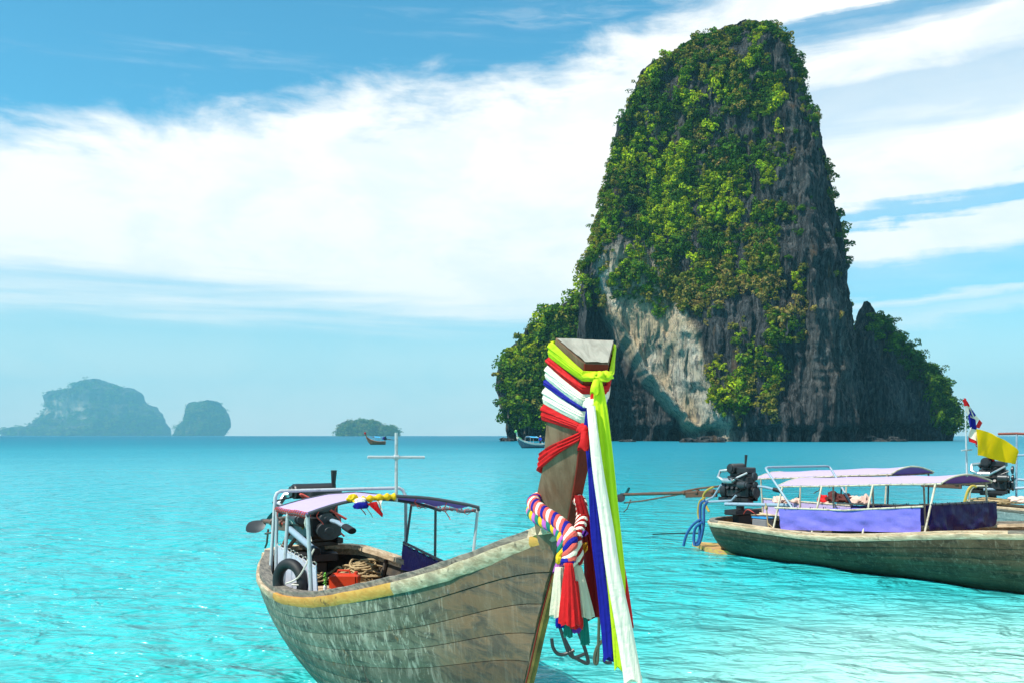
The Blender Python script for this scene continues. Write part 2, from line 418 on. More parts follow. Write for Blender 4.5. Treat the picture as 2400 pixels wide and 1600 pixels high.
# ---- water: colour comes from depth over the sand, plus painted stack shade; ripples are relief
def make_water():
    m, t = material('turquoise sea water')
    pos = t.n('ShaderNodeNewGeometry').outputs['Position']
    sp = t.n('ShaderNodeSeparateXYZ', ins={0: pos}); x, y = sp.outputs[0], sp.outputs[1]
    drift = t.noise(t.mapv(pos, (.016, .05, 0)), 1.0, 5, .55, .5)
    yd = t.m('MULTIPLY', y, t.m('ADD', .7, t.m('MULTIPLY', drift, .6)))
    lg = t.m('DIVIDE', t.m('LOGARITHM', t.m('MAXIMUM', yd, 3.0), 10.0), 3.5)
    col = t.ramp(lg, [(.17, (.055, .48, .45)), (.27, (.040, .45, .45)), (.36, (.025, .41, .44)), (.46, (.014, .35, .41)), (.58, (.010, .26, .34)), (.70, (.008, .18, .26)), (.9, (.010, .13, .21))])
    sand = t.m('MULTIPLY', t.ss(t.m('ADD', t.m('SUBTRACT', x, t.m('MULTIPLY', y, .40)), t.m('MULTIPLY', t.m('SUBTRACT', drift, .5), 2.0)), -3.4, .2), t.ss(y, 14.5, 8.0))
    col = t.mix(t.m('MULTIPLY', sand, .80), col, (.46, .72, .60))
    deep_shade = t.m('MULTIPLY', t.ss(t.m('SUBTRACT', x, t.m('MULTIPLY', y, .05)), -2.0, 10.0), t.ss(y, 14, 45))  # deeper tone that also paints in the stack's shadow and reflection
    col = t.mix(t.m('MULTIPLY', deep_shade, .55), col, (.004, .20, .29))
    # ripples
    w1 = t.noise(t.mapv(pos, (1.0, 1.5, 1)), 1.5, 3, .5, .5)
    w2 = t.noise(t.mapv(pos, (1.0, 1.7, 1), (5, 3, 0), (0, 0, R(20))), 3.6, 2, .5, .5)
    w3 = t.noise(t.mapv(pos, (1, 1.3, 1), (1, 8, 0), (0, 0, R(-25))), .40, 3, .5)
    hgt = t.m('ADD', t.m('ADD', w1, t.m('MULTIPLY', w2, .25)), t.m('MULTIPLY', w3, 2.0))
    b = t.n('ShaderNodeBump', ins={'Height': hgt, 'Strength': 1.0, 'Distance': .36})
    ro = t.m('ADD', .20, t.m('MULTIPLY', t.ss(lg, .42, .72), .33))
    p = t.n('ShaderNodeBsdfPrincipled', ins={'Base Color': col, 'Roughness': ro, 'IOR': 1.33, 'Specular IOR Level': .42, 'Normal': b.outputs[0]})
    t.n('ShaderNodeOutputMaterial', ins={0: p.outputs[0]})
    return m


M['water'] = make_water()


def rock_material(name, base, base2, haze_tint=None):
    m, t = material(name)
    pos = t.n('ShaderNodeNewGeometry').outputs['Position']
    pale = t.n('ShaderNodeAttribute', attribute_name='pale').outputs['Fac']
    fl = t.noise(t.mapv(pos, (.5, .5, .045)), 1.0, 8, .65, .4)
    big = t.noise(t.mapv(pos, (.05, .05, .03)), 1.0, 5, .6)
    fine = t.noise(t.mapv(pos, (1, 1, .35)), .9, 8, .68)
    col = t.mix(t.ss(fl, .35, .65), base, base2)
    crack = t.m('ABSOLUTE', t.m('SUBTRACT', t.noise(t.mapv(pos, (.42, .42, .035), (4, 4, 4)), 1.0, 6, .62, .3), .5))
    col = t.mix(t.m('MULTIPLY', t.ss(fine, .52, .62), .6), col, (.010, .012, .013))
    col = t.mix(t.m('MULTIPLY', t.ss(crack, .035, .0), .85), col, (.006, .007, .008))
    col = t.mix(t.m('MULTIPLY', t.ss(fine, .46, .36), .55), col, (.23, .225, .21))
    ochre = t.m('MULTIPLY', t.ss(t.noise(t.mapv(pos, (.16, .16, .035), (9, 2, 3)), 1.0, 6, .6, .4), .58, .68), .5)
    col = t.mix(ochre, col, (.20, .11, .05))
    pc = t.mix(t.ss(fl, .3, .7), (.58, .53, .43), (.74, .67, .53))
    pc = t.mix(t.m('MULTIPLY', t.ss(big, .42, .58), .6), pc, (.66, .45, .22))
    pc = t.mix(t.m('MULTIPLY', t.ss(t.noise(t.mapv(pos, (.55, .55, .03), (2, 2, 2)), 1.0, 8, .66, .3), .53, .62), .75), pc, (.11, .115, .12))
    pc = t.mix(t.m('MULTIPLY', t.ss(fine, .52, .60), .6), pc, (.20, .18, .15))
    pc = t.mix(t.m('MULTIPLY', t.ss(crack, .022, .0), .8), pc, (.05, .05, .05))
    col = t.mix(pale, col, pc)
    finish(t, col, .9, 0, t.m('ADD', t.m('MULTIPLY', fl, 1.2), t.m('MULTIPLY', fine, 1.4)), 1.0, 2.6, .15)
    return m


M['rock'] = rock_material('grey karst limestone', (.024, .028, .032), (.115, .12, .122))


def leaf_material(name):
    m, t = material(name)
    at = t.n('ShaderNodeAttribute', attribute_name='leaf').outputs['Color']
    d = t.n('ShaderNodeBsdfDiffuse', ins={'Color': at})
    tr = t.n('ShaderNodeBsdfTranslucent', ins={'Color': at})
    mxs = t.n('ShaderNodeMixShader', ins={0: .3, 1: d.outputs[0], 2: tr.outputs[0]})
    t.n('ShaderNodeOutputMaterial', ins={0: mxs.outputs[0]})
    return m


M['leaf'] = leaf_material('tropical leaves')
M['bark'] = simple('grey bark', (.10, .08, .06), .9, 0, .3, 2)


# ------------------------------------------------------------------ sea
def graded(a, b, s0, growth, centre):
    """grid lines fine round the centre and coarser outwards"""
    out = [centre]; s = s0; x = centre
    while x < b: x += s; s *= growth; out.append(min(x, b))
    s = s0; x = centre
    while x > a: x -= s; s *= growth; out.append(max(x, a))
    return np.unique(np.array(out))


gx = graded(-9000, 9000, .10, 1.035, 1.0); gy = graded(-2000, 9000, .08, 1.03, 6.0)
GX, GY = np.meshgrid(gx, gy)
PX_ = np.c_[GX.ravel(), GY.ravel(), np.zeros(GX.size)]
amp = 1 - sstep(np.hypot(PX_[:, 0], PX_[:, 1] - 6), 8, 26)
ZZ = (fbm(PX_ * np.array([.9, 1.6, 1]) + 3, 3) - .5) * .10 * amp
nyy, nxx = GX.shape
idx = np.arange(nyy * nxx).reshape(nyy, nxx)
FQ = np.c_[idx[:-1, :-1].ravel(), idx[:-1, 1:].ravel(), idx[1:, 1:].ravel(), idx[1:, :-1].ravel()]
sea = mesh_np('sea', np.c_[PX_[:, :2], ZZ], FQ, M['water'])
tag(sea, 'clear turquoise shallow sea with small ripples', None, None, 'structure')

# ------------------------------------------------------------------ rock islands
def world(px, py, d): return np.array([(px - 1200) / F * d, d, H - (py - 1020) / F * d])


def rock(name, left, right, D, nx, nz, ridge, gl, gr, gf, carve=None, pale=None, rough=1.0, label='', mat=None, depth=1.0, base_py=1038):
    left = np.array(left, float); right = np.array(right, float)
    py = np.linspace(left[0, 1], base_py, nz)
    xl = np.interp(py, left[:, 1], left[:, 0]); xr = np.interp(py, right[:, 1], right[:, 0])
    k = D / F
    wmax = (xr - xl).max() * k
    tf = np.linspace(0, 1, nx); tf = .5 - .5 * np.cos(tf * math.pi) * (1 - .35) - .35 * (.5 - tf)     # denser at the flanks
    tf = (tf - tf[0]) / (tf[-1] - tf[0])
    gfun = np.interp(tf, [0, .04, ridge - .12, ridge, ridge + .1, .97, 1], [gl, gl - .10, gf + .06, gf, gf + .08, gr - .10, gr])
    for _ in range(3): gfun[1:-1] = (gfun[:-2] + gfun[1:-1] * 2 + gfun[2:]) / 4
    nb = nx // 3; tb = np.linspace(1, 0, nb + 2)[1:-1]
    PXf = xl[:, None] + (xr - xl)[:, None] * tf[None]
    Wd = ((xr - xl) * k)[:, None] * .88 + wmax * .05
    Yf = D + Wd * gfun[None] * depth
    PXb = xl[:, None] + (xr - xl)[:, None] * tb[None]
    Yb = D + Wd * ((gl * (1 - tb) + gr * tb) + .45 * np.sin(tb * math.pi))[None] * depth
    PXa = np.c_[PXf, PXb]; Ya = np.c_[Yf, Yb]; PYa = np.repeat(py[:, None], PXa.shape[1], 1)
    # the outline is measured at distance D
    X = (PXa - 1200) * k; Z = H - (PYa - 1020) * k
    P = np.c_[X.ravel(), Ya.ravel(), Z.ravel()]
    s = k / .1773
    TPX = 1200 + X * F / Ya; TPY = 1020 - (Z - H) * F / Ya       # where the undisplaced face is seen
    n1 = fbm(P / (np.array([22, 22, 40]) * s), 4) - .5
    n2 = fbm(P / (np.array([5, 5, 24]) * s) + 9, 4) - .5
    n3 = fbm(P / (np.array([3, 3, 4]) * s) + 31, 3) - .5
    n4 = np.abs(fbm(P / (np.array([9, 9, 30]) * s) + 55, 3) - .5)
    n5 = np.abs(fbm(P / (np.array([2.6, 2.6, 34]) * s) + 77, 3) - .5)            # rain-cut flutes
    n6 = np.abs(fbm(P / (np.array([14, 14, 3.2]) * s) + 13, 3) - .5)             # ledges
    front = np.ones((nz, PXa.shape[1])); front[:, nx:] = -1
    PL0 = np.zeros_like(PXa)
    if pale is not None: PL0[:, :nx] = pale(TPX[:, :nx], TPY[:, :nx])
    calm = 1 - .55 * np.clip(PL0.ravel() * 1.2, 0, 1)
    disp = (n1 * 16 + n2 * 6 + n3 * 3.0 - n4 * 9 - (n5 * 9 + n6 * 3 - 1.1) * calm + 1.2) * s * rough
    edgef = np.zeros(PXa.shape[1]); edgef[:nx] = np.sin(np.pi * tf) ** .5
    Yn = P[:, 1] - (disp * front.ravel())
    if carve is not None:
        c = np.zeros_like(PXa); c[:, :nx] = carve(TPX[:, :nx], TPY[:, :nx]) * k; Yn += c.ravel() * (sstep(np.tile(np.r_[tf, np.zeros(nb)], nz), 0, .03))
    Xn = P[:, 0] + (fbm(P / (np.array([6, 6, 9]) * s) + 71, 4) - .5) * 4.5 * s * rough
    Zn = P[:, 2] + (fbm(P / (np.array([6, 6, 9]) * s) + 91, 3) - .5) * 3.0 * s * rough * (P[:, 2] > 4 * s)
    m2 = PXa.shape[1]; idx = np.arange(nz * m2).reshape(nz, m2); idn = np.roll(idx, -1, 1)
    FQ = np.c_[idx[:-1].ravel(), idx[1:].ravel(), idn[1:].ravel(), idn[:-1].ravel()]
    pl = np.zeros_like(PXa)
    if pale is not None: pl[:, :nx] = pale(TPX[:, :nx], TPY[:, :nx])
    V = np.c_[Xn, Yn, Zn]
    o = mesh_np(name, V, FQ, mat or M['rock'], True, None, {'pale': pl.ravel()})
    tag(o, label, None, None, 'structure')
    return dict(o=o, V=V.reshape(nz, m2, 3), px=TPX[:, :nx], tpy=TPY[:, nx // 2], py=py, nx=nx, xl=xl, xr=xr, tf=tf)


DI = 390.0
L_main = [(1730, 70), (1685, 74), (1640, 84), (1578, 112), (1508, 158), (1490, 205), (1466, 250), (1444, 303), (1438, 345), (1424, 400), (1416, 455), (1396, 510), (1392, 560),
          (1366, 612), (1360, 690), (1356, 740), (1352, 800), (1348, 900), (1345, 1040)]
R_main = [(1758, 70), (1806, 96), (1846, 130), (1878, 176), (1900, 228), (1912, 300), (1934, 316), (1940, 388), (1953, 449), (1966, 510), (1985, 571), (2000, 633), (1993, 665), (2000, 690), (2006, 735), (2012, 800), (2030, 900), (2050, 1040)]


def overhang_x(py): return np.interp(py, [560, 640, 700, 760, 820, 900, 960, 1000, 1040], [1392, 1408, 1425, 1452, 1485, 1548, 1598, 1640, 1660])
def scrub_x(py): return np.interp(py, [560, 640, 700, 800, 900, 960, 1010, 1040], [1500, 1555, 1580, 1618, 1645, 1672, 1710, 1715])


def carve_main(px, py):
    c = 0.0
    ox = overhang_x(py); sx = scrub_x(py)
    inrec = sstep(py, 650, 680) * sstep(px, 1374, 1384) * (1 - sstep(px, ox - 18, ox + 8))
    c = c + inrec * 115                                                # deep shaded cave beside the overhang
    wall = sstep(py, 560, 660) * sstep(px, ox - 6, ox + 20) * (1 - sstep(px, sx - 25, sx + 12))
    c = c + wall * 42 * sstep(py, 560, 900)                            # smooth leaning wall
    slot = np.exp(-((px - (sx - 22)) / 11) ** 2) * sstep(py, 640, 760) * (1 - sstep(py, 960, 1000)); c = c - slot * 16
    c = c + (26 + 26 * np.sin(px / 23.0) * np.sin(px / 9.1 + 1)) * sstep(py, 992, 1012)                                  # sea notch
    c = c + 40 * np.exp(-((px - 1628) / 26) ** 2) * sstep(py, 998, 1016)
    c = c + 22 * np.exp(-((px - 1850) / 40) ** 2) * np.exp(-((py - 870) / 60) ** 2)
    return c


def pale_main(px, py):
    ox = overhang_x(py); sx = scrub_x(py)
    w = sstep(py, 540, 650) * sstep(px, ox - 24, ox - 6) * (1 - sstep(px, sx + 4, sx + 26)) * (1 - .75 * sstep(py, 1000, 1018))
    streak = np.exp(-((px - (sx + 10)) / 14) ** 2) * sstep(py, 640, 700) * .7
    rgt = .06 * sstep(px, 1880, 1920) * (1 - sstep(px, 1985, 2010)) * sstep(py, 640, 700) * (1 - sstep(py, 900, 960))
    up = .35 * np.exp(-((px - 1545) / 40) ** 2 - ((py - 285) / 35) ** 2)
    return np.clip(w + streak + rgt + up, 0, 1)


main = rock('rock_island', L_main, R_main, DI, 320, 290, .74, .04, .08, -.40, carve_main, pale_main, 1.0,
            'tall dark limestone sea stack with green scrub and a pale overhang')
L_head = [(1345, 700), (1312, 716), (1264, 742), (1226, 788), (1190, 816), (1166, 867), (1157, 908), (1168, 949), (1184, 990), (1188, 1040)]
R_head = [(1350, 700), (1362, 716), (1366, 735), (1368, 780), (1368, 1040)]
head = rock('wooded_headland', L_head, R_head, DI + 22, 110, 110, .6, .04, .1, -.25, lambda px, py: 14 * sstep(py, 985, 1015), lambda px, py: .7 * np.exp(-((px - 1172) / 12) ** 2) * sstep(py, 925, 945) * (1 - sstep(py, 1000, 1012)), .8,
            'steep headland covered in dark green trees at the left foot of the sea stack')
L_but = [(2028, 706), (2012, 725), (2010, 755), (1990, 806), (1980, 1040)]
R_but = [(2032, 706), (2046, 725), (2066, 757), (2126, 808), (2176, 858), (2226, 918), (2246, 959), (2252, 985), (2240, 1008), (2240, 1040)]
butt = rock('rock_buttress', L_but, R_but, DI + 12, 130, 130, .3, .04, .08, -.25, lambda px, py: 16 * sstep(py, 985, 1015), None, .9,
            'dark shaded rock spur sloping down to the sea right of the tall stack')


# ---- foliage
def clump(n, seed, cols, size=.135, flat=.95):
    r = np.random.default_rng(seed)
    nl = 7
    cen = r.normal(size=(nl, 3)) * np.array([.40, .40, .40]); cr = r.uniform(.28, .62, nl)
    w = r.integers(0, nl, n)
    d = r.normal(size=(n, 3)); d /= np.linalg.norm(d, axis=1)[:, None]; d[:, 2] = np.where(d[:, 2] < -.5, -d[:, 2], d[:, 2])
    P = cen[w] + d * (cr[w] * r.uniform(.72, 1.08, n))[:, None]; P[:, 2] *= flat
    nrm = d + r.normal(size=(n, 3)) * .45; nrm /= np.linalg.norm(nrm, axis=1)[:, None]
    a = np.cross(nrm, r.normal(size=(n, 3))); a /= np.linalg.norm(a, axis=1)[:, None]; b = np.cross(nrm, a)
    s = size * r.uniform(.55, 1.25, n)[:, None]
    V = np.stack([P - a * s - b * s * .55, P + a * s * .2 - b * s * .7, P + a * s + b * s * .5, P - a * s * .3 + b * s * .7], 1).reshape(-1, 3)
    Fq = np.arange(4 * n).reshape(n, 4)
    cols = np.array(cols); c = cols[r.integers(0, len(cols), n)] * r.uniform(.65, 1.35, (n, 1)) * np.array([r.uniform(.85, 1.15), 1, 1])
    lob = r.uniform(.62, 1.38, nl)[w][:, None]
    return V, Fq, np.repeat(np.clip(c * lob, 0, 1), 4, 0)


PAL = {'dark': [(.030, .085, .010), (.045, .12, .012), (.06, .14, .014)],
       'mid': [(.10, .20, .012), (.14, .25, .014), (.07, .15, .010)],
       'bright': [(.31, .41, .012), (.40, .48, .014), (.23, .34, .012)],
       'olive': [(.19, .19, .028), (.24, .22, .04), (.14, .15, .02)],
       'dry': [(.38, .29, .07), (.30, .20, .07), (.23, .21, .05)]}
WORD = {'dark': 'dark green', 'mid': 'fresh green', 'bright': 'yellow green', 'olive': 'olive brown', 'dry': 'dry tan'}
CL = {}
for ci, cn in enumerate(PAL):
    for q in range(4): CL[cn, q] = clump(330, 100 * ci + q, PAL[cn])


def surf(rk, px, py):
    i = np.clip(np.searchsorted(rk['tpy'], py), 0, len(rk['py']) - 1)
    row = rk['px'][i]; j = int(np.clip(np.searchsorted(row, px), 0, rk['nx'] - 1))
    return rk['V'][i, j]


def rect(px, py, x0, x1, y0, y1, s=12): return float(sstep(px, x0 - s, x0 + s) * (1 - sstep(px, x1 - s, x1 + s)) * sstep(py, y0 - s, y0 + s) * (1 - sstep(py, y1 - s, y1 + s)))


def veg_main(px, py):
    ox, sx = float(overhang_x(py)), float(scrub_x(py))
    d = 1.0 if py < 560 else 0.0
    if py >= 540:
        d = .8 * rect(px, py, 1510, 1790, 520, 700, 25) + .5 * (px > sx + 6) * (1 - float(sstep(px, 1790, 1850))) * (1 - float(sstep(py, 955, 1000)))
        d = max(d, 1.1 * (px < 1392) * (py < 705), .12 * (px > 1850) * (py < 800), .9 * rect(px, py, 1690, 1780, 860, 975, 10), .55 * rect(px, py, 1400, 1560, 560, 690, 15))
    d *= (.05 + .95 * float(sstep(float(fbm(np.array([[px / 34, py / 60, 8.]]), 3)[0]), .40, .50))) * (.25 + .75 * float(sstep(float(fbm(np.array([[px / 15, py / 130, 3.]]), 3)[0]), .42, .50)))
    d *= 1 - .85 * rect(px, py, 1500, 1570, 262, 330)
    d *= 1 - .8 * rect(px, py, 1780, 1850, 260, 330, 16); d *= 1 - .8 * rect(px, py, 1745, 1960, 300, 480, 18); d *= 1 - .88 * rect(px, py, 1850, 2010, 215, 640, 18)
    d *= 1 - .6 * rect(px, py, 1590, 1680, 230, 275, 10)
    return d


def kind_main(px, py, r):
    n = float(fbm(np.array([[px / 70, py / 70, 3.]]), 3)[0]); u = r.random()
    right = float(sstep(px, 1800, 1900))
    if px < 1440 and py > 380: return 'olive' if u < .45 else ('bright' if u < .7 else 'mid')
    if py > 600 and px > 1540: return ('dry' if u < .40 else 'olive' if u < .82 else 'mid') if n < .56 else ('bright' if u < .22 else 'mid' if u < .5 else 'olive' if u < .85 else 'dark')
    if n > .585 and right < .5: return 'bright' if u < .75 else 'mid'
    if n < .45: return 'dark' if u < .6 else 'olive' if u < .9 else 'dry'
    return 'dark' if u < .48 else 'mid' if u < .72 else 'olive' if u < .94 else 'bright'


bushes = []
r_ = np.random.default_rng(11)
cnt = 0
while cnt < 2900:
    px, py = r_.uniform(1330, 2020), r_.uniform(76, 1000)
    i = np.searchsorted(main['py'], py); i = min(i, len(main['py']) - 1)
    if not (main['xl'][i] - 4 < px < main['xr'][i] + 2): continue
    if r_.random() > veg_main(px, py): continue
    if py > 600 and px > 1540: size = r_.uniform(1.0, 2.5) if r_.random() < .8 else r_.uniform(2.5, 4)
    else: size = 1.1 + 2.7 * r_.random() ** 1.8
    p = surf(main, px, py); bushes.append((p, size, kind_main(px, py, r_), px, py, 'main')); cnt += 1
for q in range(230):
    py = r_.uniform(86, 600); i = min(int(np.searchsorted(main['py'], py)), len(main['py']) - 1); lf = r_.random() < .6
    px = main['xl'][i] + r_.uniform(0, 22) if lf else main['xr'][i] - r_.uniform(0, 16)
    if not lf and py > 240 and r_.random() < .6: continue
    sz = r_.uniform(1.4, 3.0)
    bushes.append((surf(main, px, py) + np.array([-.7 * sz if lf else .3 * sz, 0, .3 * sz]), sz, ('mid', 'dark', 'olive', 'bright')[r_.integers(0, 4)] if lf else ('dark', 'olive')[r_.integers(0, 2)], px, py, 'main'))
for q in range(110):
    px = r_.uniform(1500, 1890); o_ = L_main if px < 1760 else R_main; o_ = sorted(o_[:5]) if px < 1744 else sorted(o_[:5])
    py = float(np.interp(px, [a_[0] for a_ in o_], [a_[1] for a_ in o_])); sz = r_.uniform(1.3, 2.7)
    bushes.append((surf(main, px, py + 8) + np.array([0, 0, .5 * sz]), sz, ('mid', 'dark', 'olive', 'dark')[r_.integers(0, 4)], px, py, 'main'))
for px, py, sz, kd in ((1975, 465, 4.5, 'dark'), (1982, 512, 6.5, 'dark'), (1975, 530, 5, 'dark'), (1412, 420, 4, 'dry'), (1420, 400, 4, 'olive'), (1395, 520, 5, 'olive'), (1385, 505, 3.2, 'mid'),
                       (1360, 600, 5, 'olive'), (1350, 640, 5, 'bright'), (1352, 680, 5, 'mid'), (1690, 930, 6, 'bright'), (1720, 905, 5, 'bright'), (1740, 950, 5, 'mid'), (1660, 510, 7, 'bright'), (1690, 500, 6, 'bright'), (1670, 300, 5, 'bright')):
    p = surf(main, px, py); bushes.append((p + np.array([0, -1, 0]), sz, kd, px, py, 'main'))
cnt = 0
while cnt < 330:
    px, py = r_.uniform(1135, 1430), r_.uniform(700, 1012)
    i = min(np.searchsorted(head['py'], py), len(head['py']) - 1)
    if not head['xl'][i] + 14 < px < min(head['xr'][i], 1430): continue
    if py > 950 and px < 1190 and r_.random() < .85: continue
    if py > 980 and r_.random() < .7: continue
    u = r_.random(); kd = 'dark' if u < .5 else 'mid' if u < .82 else 'bright' if u < .9 else 'olive'
    if px < 1180 and u > .5: kd = 'olive'
    bushes.append((surf(head, px, py), r_.uniform(3.2, 6.2), kd, px, py, 'head')); cnt += 1
cnt = 0
while cnt < 190:
    px, py = r_.uniform(2000, 2265), r_.uniform(706, 1010)
    i = min(np.searchsorted(butt['py'], py), len(butt['py']) - 1)
    if not butt['xl'][i] < px < butt['xr'][i] + 2: continue
    e = butt['xr'][i] - px
    if e > 60 or (e > 26 and r_.random() < .75): continue
    if py < 745: continue
    bushes.append((surf(butt, px, py), r_.uniform(2.0, 4.2), 'dark' if r_.random() < .75 else 'mid', px, py, 'butt')); cnt += 1

for b in range(len(bushes)): bushes[b] = bushes[b] + (b,)
heads = [b for b in bushes if b[5] == 'head']; mains = sorted([b for b in bushes if b[5] == 'main'], key=lambda b: -b[1]); butts = sorted([b for b in bushes if b[5] == 'butt'], key=lambda b: -b[1])
trees = sorted(heads, key=lambda b: -b[1])[:70]
solo = mains[:205] + butts[:25]
ids = {b[6] for b in trees} | {b[6] for b in solo}
rest = [b for b in bushes if b[6] not in ids]


def zone(b):
    px, py, w = b[3], b[4], b[5]
    if w == 'butt': return 'on the upper crest of the sloping rock spur' if py < 850 else 'on the lower crest of the sloping rock spur'
    side = 'left' if px < 1600 else 'middle' if px < 1760 else 'right'
    if py < 190: return f'on the summit of the tall stack, {side} part'
    if py < 300: return f'just below the summit of the tall stack, {side} part'
    if px < 1440: return 'hanging on the left edge of the tall stack'
    if py < 400: return f'on the upper face of the tall stack, {side} part'
    if py < 500: return f'halfway up the tall stack, {side} part'
    if py < 600: return f'just above the pale overhang level of the stack, {side} part'
    return 'on the lower face right of the pale overhang'


BM = {}
for key, (V, Fq, C) in CL.items():
    me_o = mesh_np('shrub', V, Fq, M['leaf'], False, None, {'leaf': C}); BM[key] = me_o.data
    bpy.data.objects.remove(me_o)
for b in solo:
    key = (b[2], b[6] % 4); o = bpy.data.objects.new('shrub', BM[key]); link(o)
    o.location = b[0] + np.array([0, -.25 * b[1], .1 * b[1]]); o.rotation_euler = (0, 0, random.random() * 6.28); o.scale = (b[1] * .82, b[1] * random.uniform(.7, 1.0), b[1] * random.uniform(.65, 1.2))
    sw = 'big' if b[1] > 3.5 else 'mid sized' if b[1] > 2.9 else 'small'
    tag(o, f'{sw} {WORD[b[2]]} shrub {zone(b)}', 'shrub', f'{sw} {WORD[b[2]]} shrubs {zone(b)}')
trunkmb = MB(); trunkmb.tube([(0, 0, -1.3), (.05, 0, -.7), (.0, .05, -.2)], [.10, .07, .04], 7); tk = trunkmb.build('trunk', M['bark']); trunk_me = tk.data; bpy.data.objects.remove(tk)
for b in trees:
    key = (b[2], b[6] % 4); o = empty('tree', b[0] + np.array([0, -.3 * b[1], .2 * b[1]]), random.random() * 6.28); s = b[1] * .85; o.scale = (s, s, s)
    hi = 'near the top of' if b[4] < 800 else 'on the middle slope of' if b[4] < 910 else 'low down on'
    kind_w = {'dark': 'dark green round crowned', 'mid': 'fresh green leafy', 'bright': 'yellow green leafy', 'olive': 'olive brown leafy'}[b[2]]
    tag(o, f'{kind_w} tree {hi} the wooded headland', 'tree', f'{kind_w} trees {hi} the wooded headland')
    link(bpy.data.objects.new('crown', BM[key]), o); link(bpy.data.objects.new('trunk', trunk_me), o)
VV, FF, CC = [], [], []; base = 0
for b in rest:
    V, Fq, C = CL[b[2], b[6] % 4]; a = random.random() * 6.28; c, s = math.cos(a), math.sin(a)
    sz = b[1]; zs, xs_ = random.uniform(.65, 1.35), random.uniform(.75, 1.3); Vr = np.c_[(V[:, 0] * c - V[:, 1] * s) * xs_, V[:, 0] * s + V[:, 1] * c, V[:, 2] * zs] * sz * .82 + b[0] + np.array([0, -.25 * sz, .1 * sz])
    VV.append(Vr); FF.append(Fq + base); CC.append(C); base += len(V)
und = mesh_np('undergrowth', np.concatenate(VV), np.concatenate(FF), M['leaf'], False, None, {'leaf': np.concatenate(CC)})
tag(und, 'dense green and tan scrub clinging all over the rock island', None, None, 'stuff')

# ---- boulders standing in the shallows at the foot of the rock
for px, d_, sz, lb in ((1618, -66, 2.6, 'boulder standing in the cave mouth at the foot of the stack'), (1662, -66, 3.6, 'largest boulder right of the cave mouth under the stack'), (1470, -40, 2.2, 'small dark boulder in the shaded recess at the waterline'),
                       (2040, -26, 4.2, 'long dark boulder at the waterline between stack and spur'), (2095, -24, 3.0, 'low dark boulder awash below the rock spur'), (1190, -2, 2.4, 'dark boulder at the left foot of the wooded headland')):
    y_ = DI + d_; x_ = (px - 1200) / F * y_; e = empty('boulder', (x_, y_, 0)); tag(e, lb, 'boulder', 'boulders at the foot of the rock')
    mb = MB(); mb.blob((0, 0, 0), (sz * 1.3, sz, sz * .5), px, .5, 16, 1.8); mb.build('stone', M['rock'], e)

# ---- distant islands, fading into the air
def far_island(name, left, right, D, label, green, n=90, pale=None, sizes=(8, 16), count=260, ridge=.6):
    rk = rock(name, left, right, D, n, int(n * .7), ridge, .1, .1, -.3, None, pale, .8, label, base_py=1025)
    VV, FF, CC = [], [], []; base = 0; rr = np.random.default_rng(int(D)); c = 0
    while c < count:
        px, py = rr.uniform(min(q[0] for q in left), max(q[0] for q in right)), rr.uniform(left[0][1], 1019)
        i = min(np.searchsorted(rk['py'], py), len(rk['py']) - 1)
        if not rk['xl'][i] <= px <= rk['xr'][i]: continue
        if rr.random() > green(px, py): continue
        V, Fq, C = CL[('dark', 'mid', 'mid', 'olive')[rr.integers(0, 4)], rr.integers(0, 4)]
        sel = np.arange(0, len(Fq), 3); V = V.reshape(-1, 4, 3)[sel].reshape(-1, 3); C = C.reshape(-1, 4, 3)[sel].reshape(-1, 3)
        s = rr.uniform(*sizes) * 1.15; p = surf(rk, px, py)
        VV.append(V * np.array([s, s, s * .8]) + p + np.array([0, -.3 * s, 0])); FF.append(np.arange(len(V)).reshape(-1, 4) + base); CC.append(C); base += len(V); c += 1
    o = mesh_np('forest', np.concatenate(VV), np.concatenate(FF), M['leaf'], False, None, {'leaf': np.concatenate(CC)})
    tag(o, 'hazy forest covering ' + label, None, None, 'stuff')
    return rk


far_island('distant_island', [(225, 889), (195, 891), (160, 905), (148, 913), (112, 912), (100, 930), (98, 960), (80, 978), (50, 998), (10, 1000), (-12, 1006), (-14, 1030)],
           [(228, 889), (262, 900), (300, 906), (322, 918), (333, 945), (350, 952), (368, 972), (382, 1005), (384, 1030)], 8200,
           'the large far left island with a broad flat top', lambda px, py: .25 + .75 * float(sstep(py, 950, 985)) if py > 915 else .9, 120,
           lambda px, py: .8 * np.exp(-((px - 125) / 30) ** 2) * sstep(py, 925, 945) * (1 - sstep(py, 970, 985)) + .6 * np.exp(-((px - 185) / 20) ** 2) * sstep(py, 930, 945) * (1 - sstep(py, 975, 990)), (17, 32), 520)
far_island('distant_island', [(490, 938), (468, 941), (445, 946), (434, 960), (428, 975), (414, 990), (404, 1012), (403, 1030)],
           [(492, 938), (510, 942), (525, 958), (534, 972), (537, 1000), (524, 1020), (522, 1030)], 7500, 'the smaller far rounded island right of the large one', lambda px, py: .7, 80, None, (16, 29), 330)
far_island('distant_island', [(830, 982), (812, 984), (795, 997), (788, 1004), (787, 1030)], [(858, 982), (885, 984), (900, 995), (920, 997), (934, 1010), (934, 1030)], 4000,
           'the low wooded islet behind the small brown boat', lambda px, py: 1., 60, None, (9, 16), 360)


